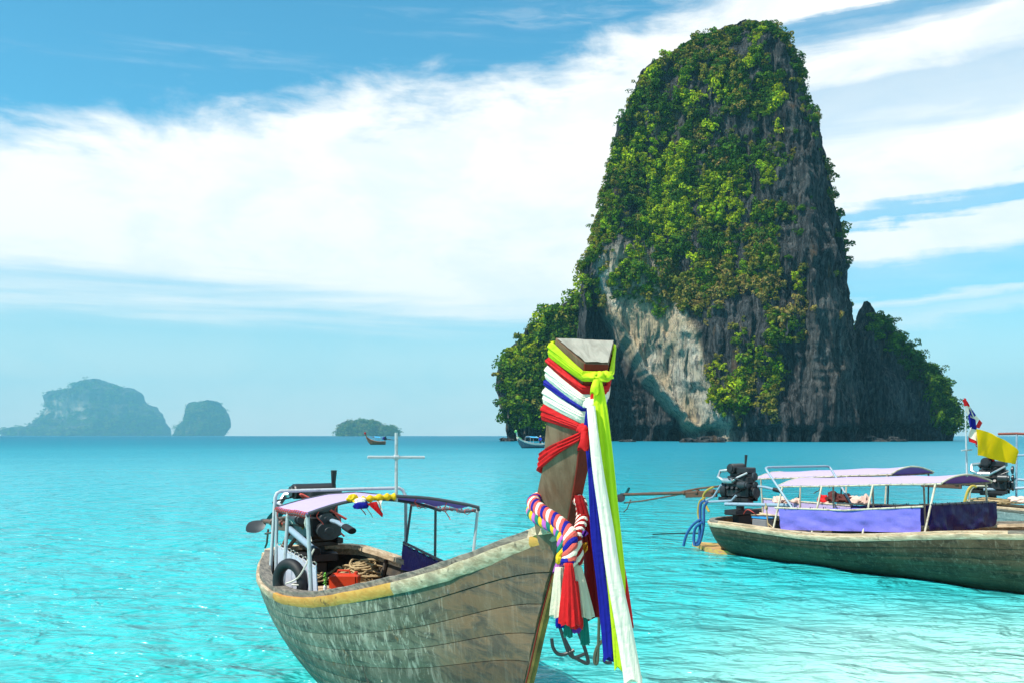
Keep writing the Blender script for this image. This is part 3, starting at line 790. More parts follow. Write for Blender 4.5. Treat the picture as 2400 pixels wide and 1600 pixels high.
# ------------------------------------------------------------------ boats
class Boat:
    """local frame: x forward, y port, z up; origin amidships on the waterline"""
    def __init__(s, name, bow, th, L, b, z, arc, label, cat='boat', group=None):
        s.L, s.b, s.z, s.arc = L, np.array(b, float), np.array(z, float), arc
        s.fw = np.array([math.sin(th), -math.cos(th)]); s.pt = np.array([math.cos(th), math.sin(th)])
        s.o = np.array(bow, float) - s.fw * L / 2
        s.root = empty(name, (s.o[0], s.o[1], 0), th - math.pi / 2)
        tag(s.root, label, cat, group)
    def loc(s, w):
        d = np.asarray(w)[:2] - s.o; return np.array([d @ s.fw, d @ s.pt, w[2]])
    def ray(s, px, py):
        d = np.array([(px - 1200) / F, 1.0]); dl = np.array([d @ s.fw, d @ s.pt, -(py - 1020) / F]); c = -s.o; cl = np.array([c @ s.fw, c @ s.pt, H]); return cl, dl
    def PY(s, px, py, off):                       # point of the fore-and-aft plane y = off seen at that photo pixel
        c, d = s.ray(px, py); t = (off - c[1]) / d[1]; return c + d * t
    def PX(s, px, py, x):                         # point of the athwart plane x = const
        c, d = s.ray(px, py); t = (x - c[0]) / d[0]; return c + d * t
    def PD(s, px, py, dist):
        c, d = s.ray(px, py); return c + d * dist
    def gun(s, t):
        """gunwale half-breadth and height at t in 0..1 (stern..bow)"""
        f = lambda c: float(crv_at(c, t)); return f(s.b), f(s.z)
    def gunx(s, x):
        return s.gun(float(np.clip(x / s.L + .5, 0, 1)))


def crv_at(c, t):
    m = len(c) - 1; x = t * m; i = int(min(max(math.floor(x), 0), m - 1)); u = x - i
    gq = lambda k: c[min(max(k, 0), m)]
    p0, p1, p2, p3 = gq(i - 1), gq(i), gq(i + 1), gq(i + 2)
    return .5 * (2 * p1 + (p2 - p0) * u + (2 * p0 - 5 * p1 + 4 * p2 - p3) * u * u + (3 * p1 - p0 - 3 * p2 + p3) * u ** 3)


def hull_half(B, x, z, keel=-.25):
    """inner half-breadth of the hull at x and height z"""
    t = float(np.clip(x / B.L + .5, 0, 1)); b_, zg = B.gun(t); w = float(np.clip(((zg - z) / (zg - keel)) ** (1 / .94) if z < zg else 0, 0, 1)); a = w * math.pi / 2; v = float(sstep(t, .62, 1.0))
    return b_ * ((1 - v) * (.45 * math.cos(a) ** .75 + .55 * (1 - w) ** .66) + v * (1 - w) ** .85)


def stations(B, n=34, na=9):
    st = []
    b0, z0 = B.gun(0)
    for k in range(na):
        ph = math.pi / 2 * (1 - k / na); st.append((-B.L / 2 - b0 * B.arc * math.sin(ph), max(b0 * math.cos(ph), .004), z0, 0.0, math.sin(ph)))
    for k in range(n + 1):
        t = (k / n) ** .85; b_, z_ = B.gun(t); st.append((B.L * (t - .5), b_, z_, t, 0.0))
    return st


def hull(B, mat, nstrake=7, stem=None, keel=-.25, rows=3, singles=True):
    """planked hull: every strake is a board of its own with an open seam under it"""
    st = stations(B)
    def pt(S, side, w, off=0.0):
        x, b_, zg, t, aft = S
        a = w * math.pi / 2; zk = keel + (zg - keel) * .42 * aft ** 2
        v = sstep(t, .62, 1.0)
        y = b_ * ((1 - v) * (.45 * math.cos(a) ** .75 + .55 * (1 - w) ** .66) + v * (1 - w) ** .85)
        z = zg - (zg - zk) * ((1 - v) * w ** .94 + v * w)
        if stem is not None:
            x = x + (np.interp(z, stem[:, 1], stem[:, 0]) - stem_top) * float(t) ** 5
        ny = 1.0; return Vector((x, side * max(y + off * (1 - .5 * w), .004), z - off * .6 * w))
    stem_top = np.interp(B.gun(1)[1], stem[:, 1], stem[:, 0]) - (B.L / 2) if stem is not None else 0
    if stem is not None:
        stem_top = B.L / 2                           # station x already reaches L/2 at the bow; the stem curve is absolute
    mb = MB()
    for side in (-1, 1): mb.grid([[pt(S, side, w, -.022) for w in np.linspace(0, 1, 14)] for S in st], flip=side < 0)
    mb.build('hull_lining', M['lining'], B.root)
    edges = np.linspace(0.0, .97, nstrake + 1) ** .92
    for side in (-1, 1):
        if not singles: mb = MB()
        for q in range(nstrake):
            if singles: mb = MB()
            w0, w1 = edges[q] + (.0011 if q else 0), edges[q + 1] - .0011
            G = []
            for S in st:
                ring = [pt(S, side, w, (.006 * (1 if 0 < k < rows else .2)) if q else .006) for k, w in enumerate(np.linspace(w0, w1, rows + 1))]
                ring += [pt(S, side, w, -.02) for w in (w1, w0)]
                G.append(ring)
            mb.sweep(G)
            if singles: mb.build('plank', mat, B.root)
        if not singles: mb.build('hull_side', mat, B.root)
    B.hull_pt = pt; B.st = st
    return st


def gpath(B, n=60):
    """gunwale path starboard bow -> stern -> port bow with outward normals"""
    st = stations(B, n, 12)
    P = [(-S[1], S) for S in st[::-1]] + [(S[1], S) for S in st[1:]]
    pts = np.array([[S[0], y, S[2]] for y, S in P]); d = np.gradient(pts, axis=0); nrm = np.c_[d[:, 1], -d[:, 0]] * -1
    nrm /= np.linalg.norm(nrm, axis=1)[:, None] + 1e-9
    c = np.sign((pts[:, 1] * nrm[:, 1])); mid = pts[:, 0] < -B.L / 2 + .02
    for i in range(len(pts)):
        if (nrm[i] @ (pts[i, :2] - np.array([-.1 * B.L, 0]))) < 0: nrm[i] *= -1
    return pts, nrm


def rail(B, i0, i1, prof, name, mat, pts, nrm, jit=.004, seed=1):
    r = np.random.default_rng(seed); G = []
    for i in range(i0, i1 + 1):
        e = r.normal() * jit * .4
        G.append([Vector((pts[i, 0] + nrm[i, 0] * o, pts[i, 1] + nrm[i, 1] * o, pts[i, 2] + u + e)) for o, u in prof])
    mb = MB(); mb.sweep(G); return mb.build(name, mat, B.root)


RUB = [(-.040, -.068), (-.014, -.066), (.012, -.02), (.010, .014), (-.030, .018)]
CAP = [(-.13, .008), (-.018, .008), (-.018, .052), (-.030, .058), (-.125, .056)]


def rails(B, cuts, mats, cmats, scale=1.0):
    pts, nrm = gpath(B); n = len(pts) - 1
    rub = [(a * scale, b * scale) for a, b in RUB]; cap = [(a * scale, b * scale) for a, b in CAP]
    cs = [0] + [int(round(c * n)) for c in cuts] + [n]
    for k in range(len(cs) - 1):
        rail(B, cs[k], cs[k + 1], rub, 'rub_rail', mats[k % len(mats)], pts, nrm, .004, k + 3)
    cc = [0, int(.2 * n), int(.42 * n), int(.58 * n), int(.8 * n), n]
    for k in range(5): rail(B, cc[k], cc[k + 1], cap, 'cap_rail', cmats[k % len(cmats)], pts, nrm, .004, k + 9)


def decking(B, x0, x1, z, mat, step=.16, inset=.12, zf=None):
    x = x0
    while x < x1 - .02:
        w = step * random.uniform(.85, 1.1); xm = x + w / 2; bb, zg = B.gunx(xm); zz = z if zf is None else zf(zg)
        mb = MB(); half = max(hull_half(B, xm, zz - .02) - .05, .03); mb.box((xm, 0, zz + random.uniform(-.004, .004)), (w - .014, 2 * half, .03), bev=.15)
        mb.build('deck_board', mat, B.root); x += w


def canopy(B, c4, arch, top, under, tube, r=.014, arches=(0, .5, 1), lash=None, sag=.012, ss_=(.0, 1.)):
    """c4: starboard aft, starboard fore, port fore, port aft corners"""
    A, Bc, C, D = [np.asarray(q, float) for q in c4]
    def pt(u, v, lift=0.0):                        # u athwart, v fore and aft
        p = (A * (1 - v) + Bc * v) * (1 - u) + (D * (1 - v) + C * v) * u
        z = arch * 4 * u * (1 - u) - sag * math.sin(v * math.pi * 3) ** 2 * (.5 + u) + (fbm(np.array([[u * 5, v * 6, 2.]]), 2)[0] - .5) * .02
        return Vector((p[0], p[1], p[2] + z + lift))
    nu, nv = 18, 22
    mb = MB(); mb.grid([[pt(ss_[0] + (ss_[1] - ss_[0]) * i / nu, j / nv, .016) for j in range(nv + 1)] for i in range(nu + 1)]); top_o = mb.build('canopy', top, B.root)
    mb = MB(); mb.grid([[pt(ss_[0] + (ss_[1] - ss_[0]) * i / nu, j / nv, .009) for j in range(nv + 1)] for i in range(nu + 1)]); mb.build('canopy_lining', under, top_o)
    for v in arches:
        mb = MB(); mb.tube([pt(i / 16, v, -.004 + (.018 if v in (0, 1) else -.01)) + Vector((0.01 * (1 if v == 1 else -1 if v == 0 else 0), 0, 0)) for i in range(17)], r, 8); mb.build('canopy_hoop', tube, B.root)
    for u in (0, 1):
        mb = MB(); mb.tube([pt(u, j / 10, -.004) for j in range(11)], r, 8); mb.build('canopy_rail', tube, B.root)
    if lash:
        mb = MB()
        for u, m_ in ((0, 16), (1, 10)):
            for j in range(m_):
                p = pt(u, (j + .5) / m_, .0); t = [(p + Vector((0.02 * math.sin(k) * .4 + k * .006, (.028 * math.cos(k * 1.2)) * (1 if u else -1), .026 * math.sin(k * 1.2)))) for k in range(7)]
                mb.tube(t, .0035, 5)
        mb.build('lashing', lash, top_o)['kind'] = 'stuff'
    return pt


def post(B, a, b, mat, r=.014, name='canopy_post', bend=None):
    mb = MB(); mb.tube([a, b] if bend is None else [a, bend, b], r, 8); return mb.build(name, mat, B.root)


def tarp(B, tl, tr, br, bl, mat, name='side_tarp', fold=.015, n=18, m=10, lash=None, freq=9):
    tl, tr, br, bl = [np.asarray(q, float) for q in (tl, tr, br, bl)]
    nrm = np.cross(tr - tl, bl - tl); nrm /= np.linalg.norm(nrm)
    def p(u, v):
        q = (tl * (1 - u) + tr * u) * (1 - v) + (bl * (1 - u) + br * u) * v
        d = (fbm(np.array([[u * freq, v * 2.5, tl[0]]]), 3)[0] - .5) * 2 * fold * (.35 + v)
        return Vector(q + nrm * d - np.array([0, 0, .012 * math.sin(u * math.pi * 7) ** 2 * (v < .01)]))
    G = [[p(i / n, j / m) for j in range(m + 1)] for i in range(n + 1)]
    G2 = [[q + Vector(nrm * .004) for q in row] for row in G]
    mb = MB(); mb.grid(G); mb.grid(G2, flip=True); o = mb.build(name, mat, B.root)
    if lash:
        mb = MB()
        for k in range(10):
            q = Vector(tl * (1 - (k + .5) / 10) + tr * (k + .5) / 10); e = Vector((tr - tl) / np.linalg.norm(tr - tl))
            mb.tube([q + e * (-.02 + .006 * i) + Vector(nrm) * (.02 * math.cos(i * 1.1)) + Vector((0, 0, .02 * math.sin(i * 1.1))) for i in range(8)], .004, 5)
        mb.build('lashing', lash, o)['kind'] = 'stuff'
    return o


def engine(B, loc, yaw=0.0, pitch=6, shaft=2.3, seed=0, handle=True, scale=1.0):
    """car-type diesel on a swivelling mount with a long propeller shaft aft"""
    e = empty('engine', (0, 0, 0)); e.parent = B.root; e.location = loc; e.rotation_euler = (0, 0, yaw); e.scale = scale if hasattr(scale, '__len__') else (scale,) * 3
    P = lambda name, mb, mat: mb.build(name, mat, e)
    mb = MB(); mb.cyl((0, 0, -.16), (0, 0, .0), .07); mb.box((0, 0, .01), (.36, .26, .05)); mb.box((-.05, .12, .045), (.62, .05, .06)); mb.box((-.05, -.12, .045), (.62, .05, .06)); P('mount', mb, M['iron'])
    mb = MB(); mb.box((.02, 0, .20), (.46, .28, .26)); mb.box((.02, 0, .10), (.40, .20, .12)); mb.cyl((-.20, 0, .19), (-.32, 0, .19), .17, 16); mb.cyl((.25, 0, .17), (.30, 0, .17), .09, 16)
    for k in range(4): mb.cyl((-.13 + k * .1, -.14, .22), (-.13 + k * .1, -.19, .25), .03, 8)
    P('engine_block', mb, M['iron'])
    mb = MB(); mb.box((.02, 0, .38), (.44, .22, .12)); mb.box((.02, 0, .46), (.38, .13, .06)); mb.cyl((.10, 0, .48), (.10, 0, .52), .03, 10); P('valve_cover', mb, M['iron'])
    mb = MB(); mb.cyl((-.08, -.17, .57), (-.08, .17, .57), .085, 18); mb.cyl((-.08, -.19, .57), (-.08, -.17, .57), .06, 14); mb.cyl((-.22, .03, .48), (-.12, .03, .57), .045, 10); mb.box((.10, .02, .54), (.24, .26, .10)); P('air_filter', mb, M['iron'])
    mb = MB(); mb.cyl((.12, -.20, .30), (.28, -.20, .30), .065, 14); mb.cyl((.28, -.2, .30), (.31, -.2, .30), .05, 14); P('alternator', mb, M['iron2'])
    mb = MB(); mb.cyl((-.2, -.19, .36), (.0, -.19, .36), .05, 12); mb.tube([(-.2, -.2, .36), (-.3, -.22, .42), (-.3, -.16, .52), (-.16, -.06, .54)], .028, 8); mb.tube([(0, -.2, .36), (.1, -.22, .42), (.22, -.1, .5)], .02, 8); P('manifold', mb, M['chrome'])
    for k, (x, z, r) in enumerate(((.33, .17, .10), (.33, .30, .06), (.33, .44, .07))):
        mb = MB(); mb.cyl((x - .015, -.02 * k, z), (x + .015, -.02 * k, z), r, 18); mb.cyl((x - .03, -.02 * k, z), (x + .02, -.02 * k, z), r * .4, 10); P('pulley', mb, M['iron2'])
    mb = MB(); mb.tube([(.0, .12, .42), (-.02, .16, .55), (.0, .15, .66), (.01, .15, .80)], [.022, .022, .018, .026], 9); P('exhaust_pipe', mb, M['iron'])
    r = random.Random(seed)
    for k in range(7):
        a = Vector((r.uniform(-.25, .3), r.uniform(-.2, .2), r.uniform(.25, .55))); b = Vector((r.uniform(-.25, .3), r.uniform(-.2, .2), r.uniform(.05, .45))); c = (a + b) / 2 + Vector((r.uniform(-.08, .08), r.uniform(-.25, .05), r.uniform(-.05, .2)))
        mb = MB(); mb.tube(crv([a, c, b], 10), r.choice([.006, .009, .013]), 6); P('cable', mb, r.choice([M['iron'], M['iron'], M['c_salmon'], M['yhose'], M['iron2']]))
    if handle:
        mb = MB(); mb.tube([(.3, .02, .28), (.5, .02, .27), (.68, .02, .24)], .022, 9); P('tiller', mb, M['bluesteel']); mb = MB(); mb.cyl((.66, .02, .245), (.82, .02, .215), .034, 12); P('tiller_grip', mb, M['rubber'])
    # shaft
    q = math.tan(R(pitch)); S = lambda x, z=0: Vector((-.3 - x, 0, .16 - x * q + z))
    mb = MB(); mb.tube([S(0), S(shaft)], .030, 9); mb.box(S(.55, -.05), (.7, .05, .08), Matrix.Rotation(-R(pitch), 3, 'Y')); mb.tube([S(.1, .10), S(.6, .07), S(1.0, .02)], .018, 7); mb.tube([S(1.0, -.02), S(shaft * .8, -.13), S(shaft, -.16)], .014, 7)
    for xx in (.25, .6, .9): mb.cyl(S(xx), S(xx + .06), .05, 10)
    P('drive_shaft', mb, M['rusty'])
    mb = MB(); c = S(shaft + .02); mb.cyl(S(shaft - .02), S(shaft + .09), .03, 10)
    for k in range(2):
        an = k * math.pi + .6; G = []
        for i in range(9):
            t = i / 8; rr = .02 + t * .19; wd = .085 * math.sin(math.pi * min(1, .12 + t * .86)) ** .7; row = []
            for j in range(7):
                s = (j / 6 - .5) * 2 * wd; tw = .9 - .5 * t; yy = math.cos(an) * rr - math.sin(an) * s * math.cos(tw); zz = math.sin(an) * rr + math.cos(an) * s * math.cos(tw); row.append(c + Vector((s * math.sin(tw), yy, zz)))
            G.append(row)
        mb.grid(G); mb.grid([[p + Vector((.008, 0, 0)) for p in row] for row in G], flip=True)
    P('propeller', mb, M['iron2'])
    mb = MB(); mb.tube([S(shaft * .93, -.1), S(shaft * .97, -.28), S(shaft + .02, -.34)], .010, 6); P('skeg_rod', mb, M['rusty'])
    return e


# ================================================================== boat in the foreground
B1 = Boat('longtail_boat', (.258, 4.546), .392, 6.331, [.585, .734, .837, .852, .774, .608, .394, .162, .035], [1.005, .974, 1.049, 1.38, 1.823], .711,
          'olive wooden longtail boat with cloth wrapped prow in the foreground')
Fpx = [(1398, 853), (1386, 950), (1373, 1040), (1362, 1110), (1336, 1240), (1312, 1320), (1301, 1350), (1270, 1470), (1240, 1600)]
Fl = [B1.PY(a, b, 0.0) for a, b in Fpx]
SF = np.array([[p[0], p[2]] for p in Fl]); x9, z9 = SF[-1]
SF = np.vstack([SF, [x9 - .26, .62], [x9 - .62, .18], [x9 - 1.15, -.16], [x9 - 1.7, -.27]])
stem_curve = SF[::-1].copy(); stem_curve[:, 0] -= .012
st1 = hull(B1, M['hull1'], 12, stem_curve, -.16)
gp_, _ = gpath(B1); gpw = B1.o + gp_[:, :1] * B1.fw + gp_[:, 1:2] * B1.pt; gpx = 1200 + F * gpw[:, 0] / gpw[:, 1]
hn = int(np.argmin(gpx)); fx = lambda px: float(np.interp(-px, -gpx[:hn + 1], np.arange(hn + 1))) / (len(gp_) - 1)
rails(B1, (fx(1268), fx(1235), fx(1090), fx(926), fx(782), fx(640), .47, .66, .86), [M['rail'], M['orange'], M['rail'], M['rail'], M['orange'], M['orange'], M['rail'], M['rail'], M['rail'], M['rail']], [M['railgrey'], M['railgrey'], M['rail'], M['rail'], M['rail']])
decking(B1, -2.9, 1.2, .66, M['deck'])
decking(B1, 1.35, 2.9, 1.2, M['railgrey'], .18, .09, lambda zg: zg - .10)
# ribs inside
for x in np.arange(-2.6, 1.3, .5):
    bb, zg = B1.gunx(x)
    for sgn in (-1, 1):
        mb = MB(); mb.tube([(x, sgn * (hull_half(B1, x, z_) - .05), z_) for z_ in np.linspace(zg - .03, .60, 6)], .024, 6); mb.build('rib', M['lining'], B1.root)

# ---- stem post: wedge section, broad at the back, narrow in front
t_par = [0, .11, .22, .31, .47, .56, .6, .75, .9, 1.0, 1.1, 1.2, 1.3]
DPs = [.12, .15, .16, .158, .20, .12, .10, .10, .10, .10, .10, .10, .10]
WB = [.315, .30, .285, .265, .22, .06, .05, .046, .046, .046, .046, .046, .046]
WF = [.125, .095, .075, .06, .05, .046, .046, .046, .046, .046, .046, .046, .046]
KK = [1.0, .8, .6, .4, .15, 0, 0, 0, 0, 0, 0, 0, 0]
SX = np.c_[SF, DPs, WB, WF, KK]
SXf = crv(SX, 97)                                  # dense along the stem; index /96*12


def stem_sec(q):
    """q = row index (float) on SXf; returns the four corners back-star, front-star, front-port, back-port"""
    i = int(np.clip(math.floor(q), 0, 95)); u = q - i; x, z, dp, wb, wf, k = SXf[i] * (1 - u) + SXf[i + 1] * u
    return [Vector((x - dp, -wb / 2, z + dp * k)), Vector((x, -wf / 2, z)), Vector((x, wf / 2, z)), Vector((x - dp, wb / 2, z + dp * k))]


mbs, mbf = MB(), MB()
for i in range(96):
    a, b = stem_sec(i), stem_sec(i + 1)
mb = MB()
def worn(i):
    s_ = stem_sec(i); out = []
    for k in range(4):
        for a_, b_ in ((k, (k - 1) % 4), (k, (k + 1) % 4)):
            v_ = s_[b_] - s_[a_]; ln = max(v_.length, 1e-6); p_ = s_[a_] + v_ * min(.35, (.009 + .010 * fbm(np.array([[i * .35, k * 3.1, 1.]]), 2)[0]) / ln)
            out.append(p_ + Vector((0, 0, .010 * (fbm(np.array([[k * 2.3 + a_, b_ * 1.7, 4.]]), 2)[0] - .5))) * (i == 0))
    return out
mb.sweep([worn(i) for i in range(97)])
stem_o = mb.build('prow_post', M['stem'], B1.root)
# front face and cut end are boards of their own colour, a little proud
G = []
for i in range(97):
    s = stem_sec(i); G.append([s[1] + Vector((.004, .002, -.001)), s[2] + Vector((.004, -.002, -.001)), s[2] + Vector((-.006, -.002, 0)), s[1] + Vector((-.006, .002, 0))])
mb = MB(); mb.sweep(G); mb.build('stem_face', M['stemfront'], stem_o)
s = stem_sec(0); up = Vector((.006, 0, .006)); c0 = sum(s, Vector()) / 4
ring = [p * .93 + c0 * .07 for p in s]
mb = MB(); n_ = 10; G = []
for i in range(n_ + 1):
    l = ring[0].lerp(ring[1], i / n_); r2 = ring[3].lerp(ring[2], i / n_)
    G.append([l.lerp(r2, j / n_) + up * (1 + (fbm(np.array([[i * .7, j * .7, 1.]]), 2)[0] - .5) * 1.0) for j in range(n_ + 1)])
mb.grid(G); mb.build('cut_end', M['stemtop'], stem_o)
# stem cover strip down the hull
mb = MB(); mb.tube([Vector((x + .012, 0, z)) for x, z in crv(SF[5:], 30)], .020, 8); mb.build('stem_band', wood('weed stained stem band', (.10, .06, .015), (.22, .14, .03), (.05, .04, .02), stretch=(3, 3, 3)), B1.root)


def row_py(corner):
    out = []
    for i in range(97):
        p = stem_sec(i)[corner]; wpos = B1.o + B1.fw * p[0] + B1.pt * p[1]; out.append(1020 + F * (H - p[2]) / wpos[1])
    return np.maximum.accumulate(np.array(out))


ROW1, ROW0 = row_py(1), row_py(0)
def stem_q(py): return float(np.interp(py, ROW1, np.arange(97.)))     # row whose front edge sits at that photo height
def q_back(py): return float(np.interp(py, ROW0, np.arange(97.)))     # the same for the back starboard corner


def on_stem(u, q, off):
    """u: 0 back starboard corner, 1 front starboard, 2 front port, 3 back port, 4 = 0"""
    s = stem_sec(q); u = u % 4; i = int(u); p = s[i].lerp(s[(i + 1) % 4], u - i); c = sum(s, Vector()) / 4
    d = (p - c); d.z *= .2; return p + d.normalized() * off


def wrap(name, mat, label, back, front, port_back, pleats=4, off=.010, knot=None, thick=.006, u0=-.9, u1=3.4):
    """a sash wound round the stem: (top, bottom) photo heights at the back edge, at the front edge and at the far back edge"""
    nu, nv = 50, 26
    qb = [q_back(v) for v in back]; qf = [stem_q(v) for v in front]; qp = [q_back(v) for v in port_back]
    def q_at(u, w):
        lo = [np.interp(u, [-1, 0, 1, 1.5, 2, 3, 3.5], [qb[k] - 1, qb[k], qf[k], qf[k], qf[k], qp[k], qb[k] - 1]) for k in (0, 1)]
        return float(np.clip(lo[0] * (1 - w) + lo[1] * w, 0.2, 95))
    G, G2 = [], []
    for i in range(nu + 1):
        u = u0 + (u1 - u0) * i / nu; row, row2 = [], []
        for j in range(nv + 1):
            w = j / nv; rp = abs(fbm(np.array([[w * pleats * 1.5 + u * .5, u * .9, pleats + off * 100]]), 3)[0] - .5) * .034; q = q_at(u, w)
            o_ = off + .006 * math.sin(w * math.pi) + rp * math.sin(w * math.pi); cr = 1 - .25 * math.exp(-((u - round(u)) / .12) ** 2)
            row.append(on_stem(u, q, o_ + thick)); row2.append(on_stem(u, q, off - .004))
        G.append(row + row2[::-1])
    mb = MB(); mb.sweep(G)
    return mb


def tail(mb, path, half, dep=.018, pleats=5, n=48, m=44, seed=1):
    """hanging cloth: closed pleated tube"""
    P = crv(path, n); hw = np.interp(np.linspace(0, 1, n), np.linspace(0, 1, len(half)), half); rings = []
    side = B1_side
    for i in range(n):
        t = i / (n - 1); ring = []
        for j in range(m):
            a = 2 * math.pi * j / m; ca, sa = math.cos(a), math.sin(a)
            k = 1 + 1.5 * (fbm(np.array([[ca * pleats * .42, sa * pleats * .42 + t * .9, seed * 3.7 + t * 1.4]]), 3)[0] - .5) * min(1, t * 4 + .25)
            ring.append(Vector(P[i]) + Vector(side) * (ca * hw[i] * (1 + .12 * (k - 1))) + Vector(FWD) * (sa * dep * k * (.6 + hw[i] / .05 * .4)) + Vector((0, 0, .012 * math.sin(3 * a + seed) * (t > .97))))
        rings.append(ring)
    mb.sweep(rings); return mb


B1_side = np.array([-.38, .92, 0.0]) * 1.0          # roughly square to the line of sight, in boat axes
# line of sight at the prow in local axes
cl, dl = B1.ray(1400, 1000); vdir = dl / np.linalg.norm(dl); FWD = -np.array([vdir[0], vdir[1], 0]) / np.linalg.norm(vdir[:2]); B1_side = np.array([FWD[1], -FWD[0], 0.0])
if (B1.fw * B1_side[0] + B1.pt * B1_side[1])[0] < 0: B1_side = -B1_side


def sash_root(name, label):
    p = B1.o + B1.fw * SXf[4][0]; e = empty(name, (p[0], p[1], 2.4), B1.root.rotation_euler[2]); tag(e, label, 'sash', 'cloth sashes tied round the prow post'); return e


def sash_build(mb, name, mat, root):
    mb.v = [(p[0] - SXf[4][0], p[1], p[2] - 2.4) for p in mb.v]; return mb.build(name, mat, root, angle=70)


T1 = lambda pts, d=.02: [B1.PD(px, py, 4.085 + d + (dd if len(q) else 0)) for (px, py, *q) in pts for dd in [q[0] if q else 0]]
k_px = 4.05 / F
# yellow
e = sash_root('sash', 'lime yellow sash tied highest on the prow, its tail hanging long')
sash_build(wrap('w', None, '', (800, 834), (868, 892), (800, 830), 4, .012), 'wrap', M['c_yellow'], e)
mb = MB(); mb.blob(B1.PD(1401, 886, 4.085), (.035, .035, .028), 3, .35); mb.blob(B1.PD(1385, 883, 4.105), (.05, .03, .024), 5, .3); mb.blob(B1.PD(1418, 882, 4.11), (.045, .03, .024), 8, .3); sash_build(mb, 'knot', M['c_yellow'], e)
mb = MB(); tail(mb, T1([(1401, 888, -.02), (1408, 960, -.03), (1419, 1080, -.03), (1428, 1200, -.03), (1443, 1350), (1448, 1470), (1452, 1565)], 0), [.016, .030, .036, .042, .042, .028, .022], .020, 6, seed=2); sash_build(mb, 'tail', M['c_yellow'], e)
mb = MB(); tail(mb, T1([(1398, 888, -.03), (1394, 905, -.05), (1394, 920, -.05)], 0), [.012, .017, .02], .012, 3, 10, 16); sash_build(mb, 'tail', M['c_yellow'], e)
# upper red
e = sash_root('sash', 'coral red sash just under the yellow one on the prow')
sash_build(wrap('w', None, '', (835, 854), (902, 922), (822, 846), 3, .009), 'wrap', M['c_red'], e)
mb = MB(); tail(mb, T1([(1391, 918, .0), (1394, 990, .01), (1402, 1090, .02), (1425, 1230, .04), (1452, 1330, .05), (1474, 1465, .05)], 0), [.014, .016, .018, .024, .024, .022], .014, 4, seed=5); sash_build(mb, 'tail', M['c_red'], e)
# white
e = sash_root('sash', 'white sash knotted on the prow with the longest hanging tail')
sash_build(wrap('w', None, '', (853, 886), (922, 952), (846, 872), 4, .011), 'wrap', M['c_white'], e)
mb = MB(); mb.blob(B1.PD(1384, 948, 4.10), (.034, .032, .03), 4, .3); mb.blob(B1.PD(1391, 962, 4.09), (.022, .02, .028), 6, .3); sash_build(mb, 'knot', M['c_white'], e)
mb = MB(); tail(mb, T1([(1385, 950, -.06), (1391, 1010, -.08), (1403, 1110, -.08), (1422, 1230, -.07), (1436, 1330, -.07), (1459, 1450, -.06), (1475, 1540, -.05), (1484, 1594, -.05)], 0), [.018, .020, .024, .028, .031, .036, .038, .040], .022, 5, seed=9); sash_build(mb, 'tail', M['c_white'], e)
# blue
e = sash_root('sash', 'royal blue sash between the two white bands on the prow')
sash_build(wrap('w', None, '', (886, 904), (950, 962), (872, 884), 2, .009), 'wrap', M['c_blue'], e)
mb = MB(); tail(mb, T1([(1379, 958, .02), (1376, 1010, .03), (1387, 1100, .03), (1398, 1250, .03), (1416, 1400, .02), (1428, 1543, .02)], 0), [.010, .014, .018, .026, .028, .025], .016, 4, seed=3); sash_build(mb, 'tail', M['c_blue'], e)
# lower white
e = sash_root('sash', 'broad plain white sash below the blue band on the prow')
sash_build(wrap('w', None, '', (904, 944), (962, 990), (884, 910), 4, .010), 'wrap', M['c_white'], e)
# lower red
e = sash_root('sash', 'bright red sash lowest on the prow with an end drawn back across the post')
sash_build(wrap('w', None, '', (944, 984), (992, 1010), (910, 930), 4, .010), 'wrap', M['c_red'], e)
mb = MB(); mb.blob(B1.PD(1368, 1006, 4.13), (.034, .03, .026), 4, .3); sash_build(mb, 'knot', M['c_red'], e)
mb = MB(); tail(mb, T1([(1369, 1008, .0), (1370, 1030, -.01), (1367, 1050, -.01)], 0), [.014, .020, .026], .012, 3, 12, 18); sash_build(mb, 'tail', M['c_red'], e)
# the end drawn back lies on the starboard face of the post
G = []
for i in range(26):
    t = i / 25; u = 1.08 - 1.2 * t; pm = 1016 + 74 * t; hwid = 10 + 9 * t; row, row2 = [], []
    for j in range(11):
        w = j / 10; pyv = pm - hwid + 2 * hwid * w; q = (stem_q(pyv) * max(u, 0) + q_back(pyv) * (1 - max(u, 0)))
        row.append(on_stem(u, q, .014 + .008 * abs(math.sin(w * math.pi * 3 + t * 2)))); row2.append(on_stem(u, q, .004))
    G.append(row + row2[::-1])
mb = MB(); mb.sweep(G); sash_build(mb, 'tail', M['c_red'], e)
# dark red cloth behind the tassels
e = sash_root('sash', 'dark red cloth hanging behind the tassels of the garland')
mb = MB(); tail(mb, T1([(1356, 1160, .22), (1368, 1210, .20), (1385, 1290, .18), (1392, 1370, .16), (1395, 1446, .16)], 0), [.02, .028, .036, .044, .05], .03, 7, seed=4); sash_build(mb, 'tail', M['c_darkred'], e)


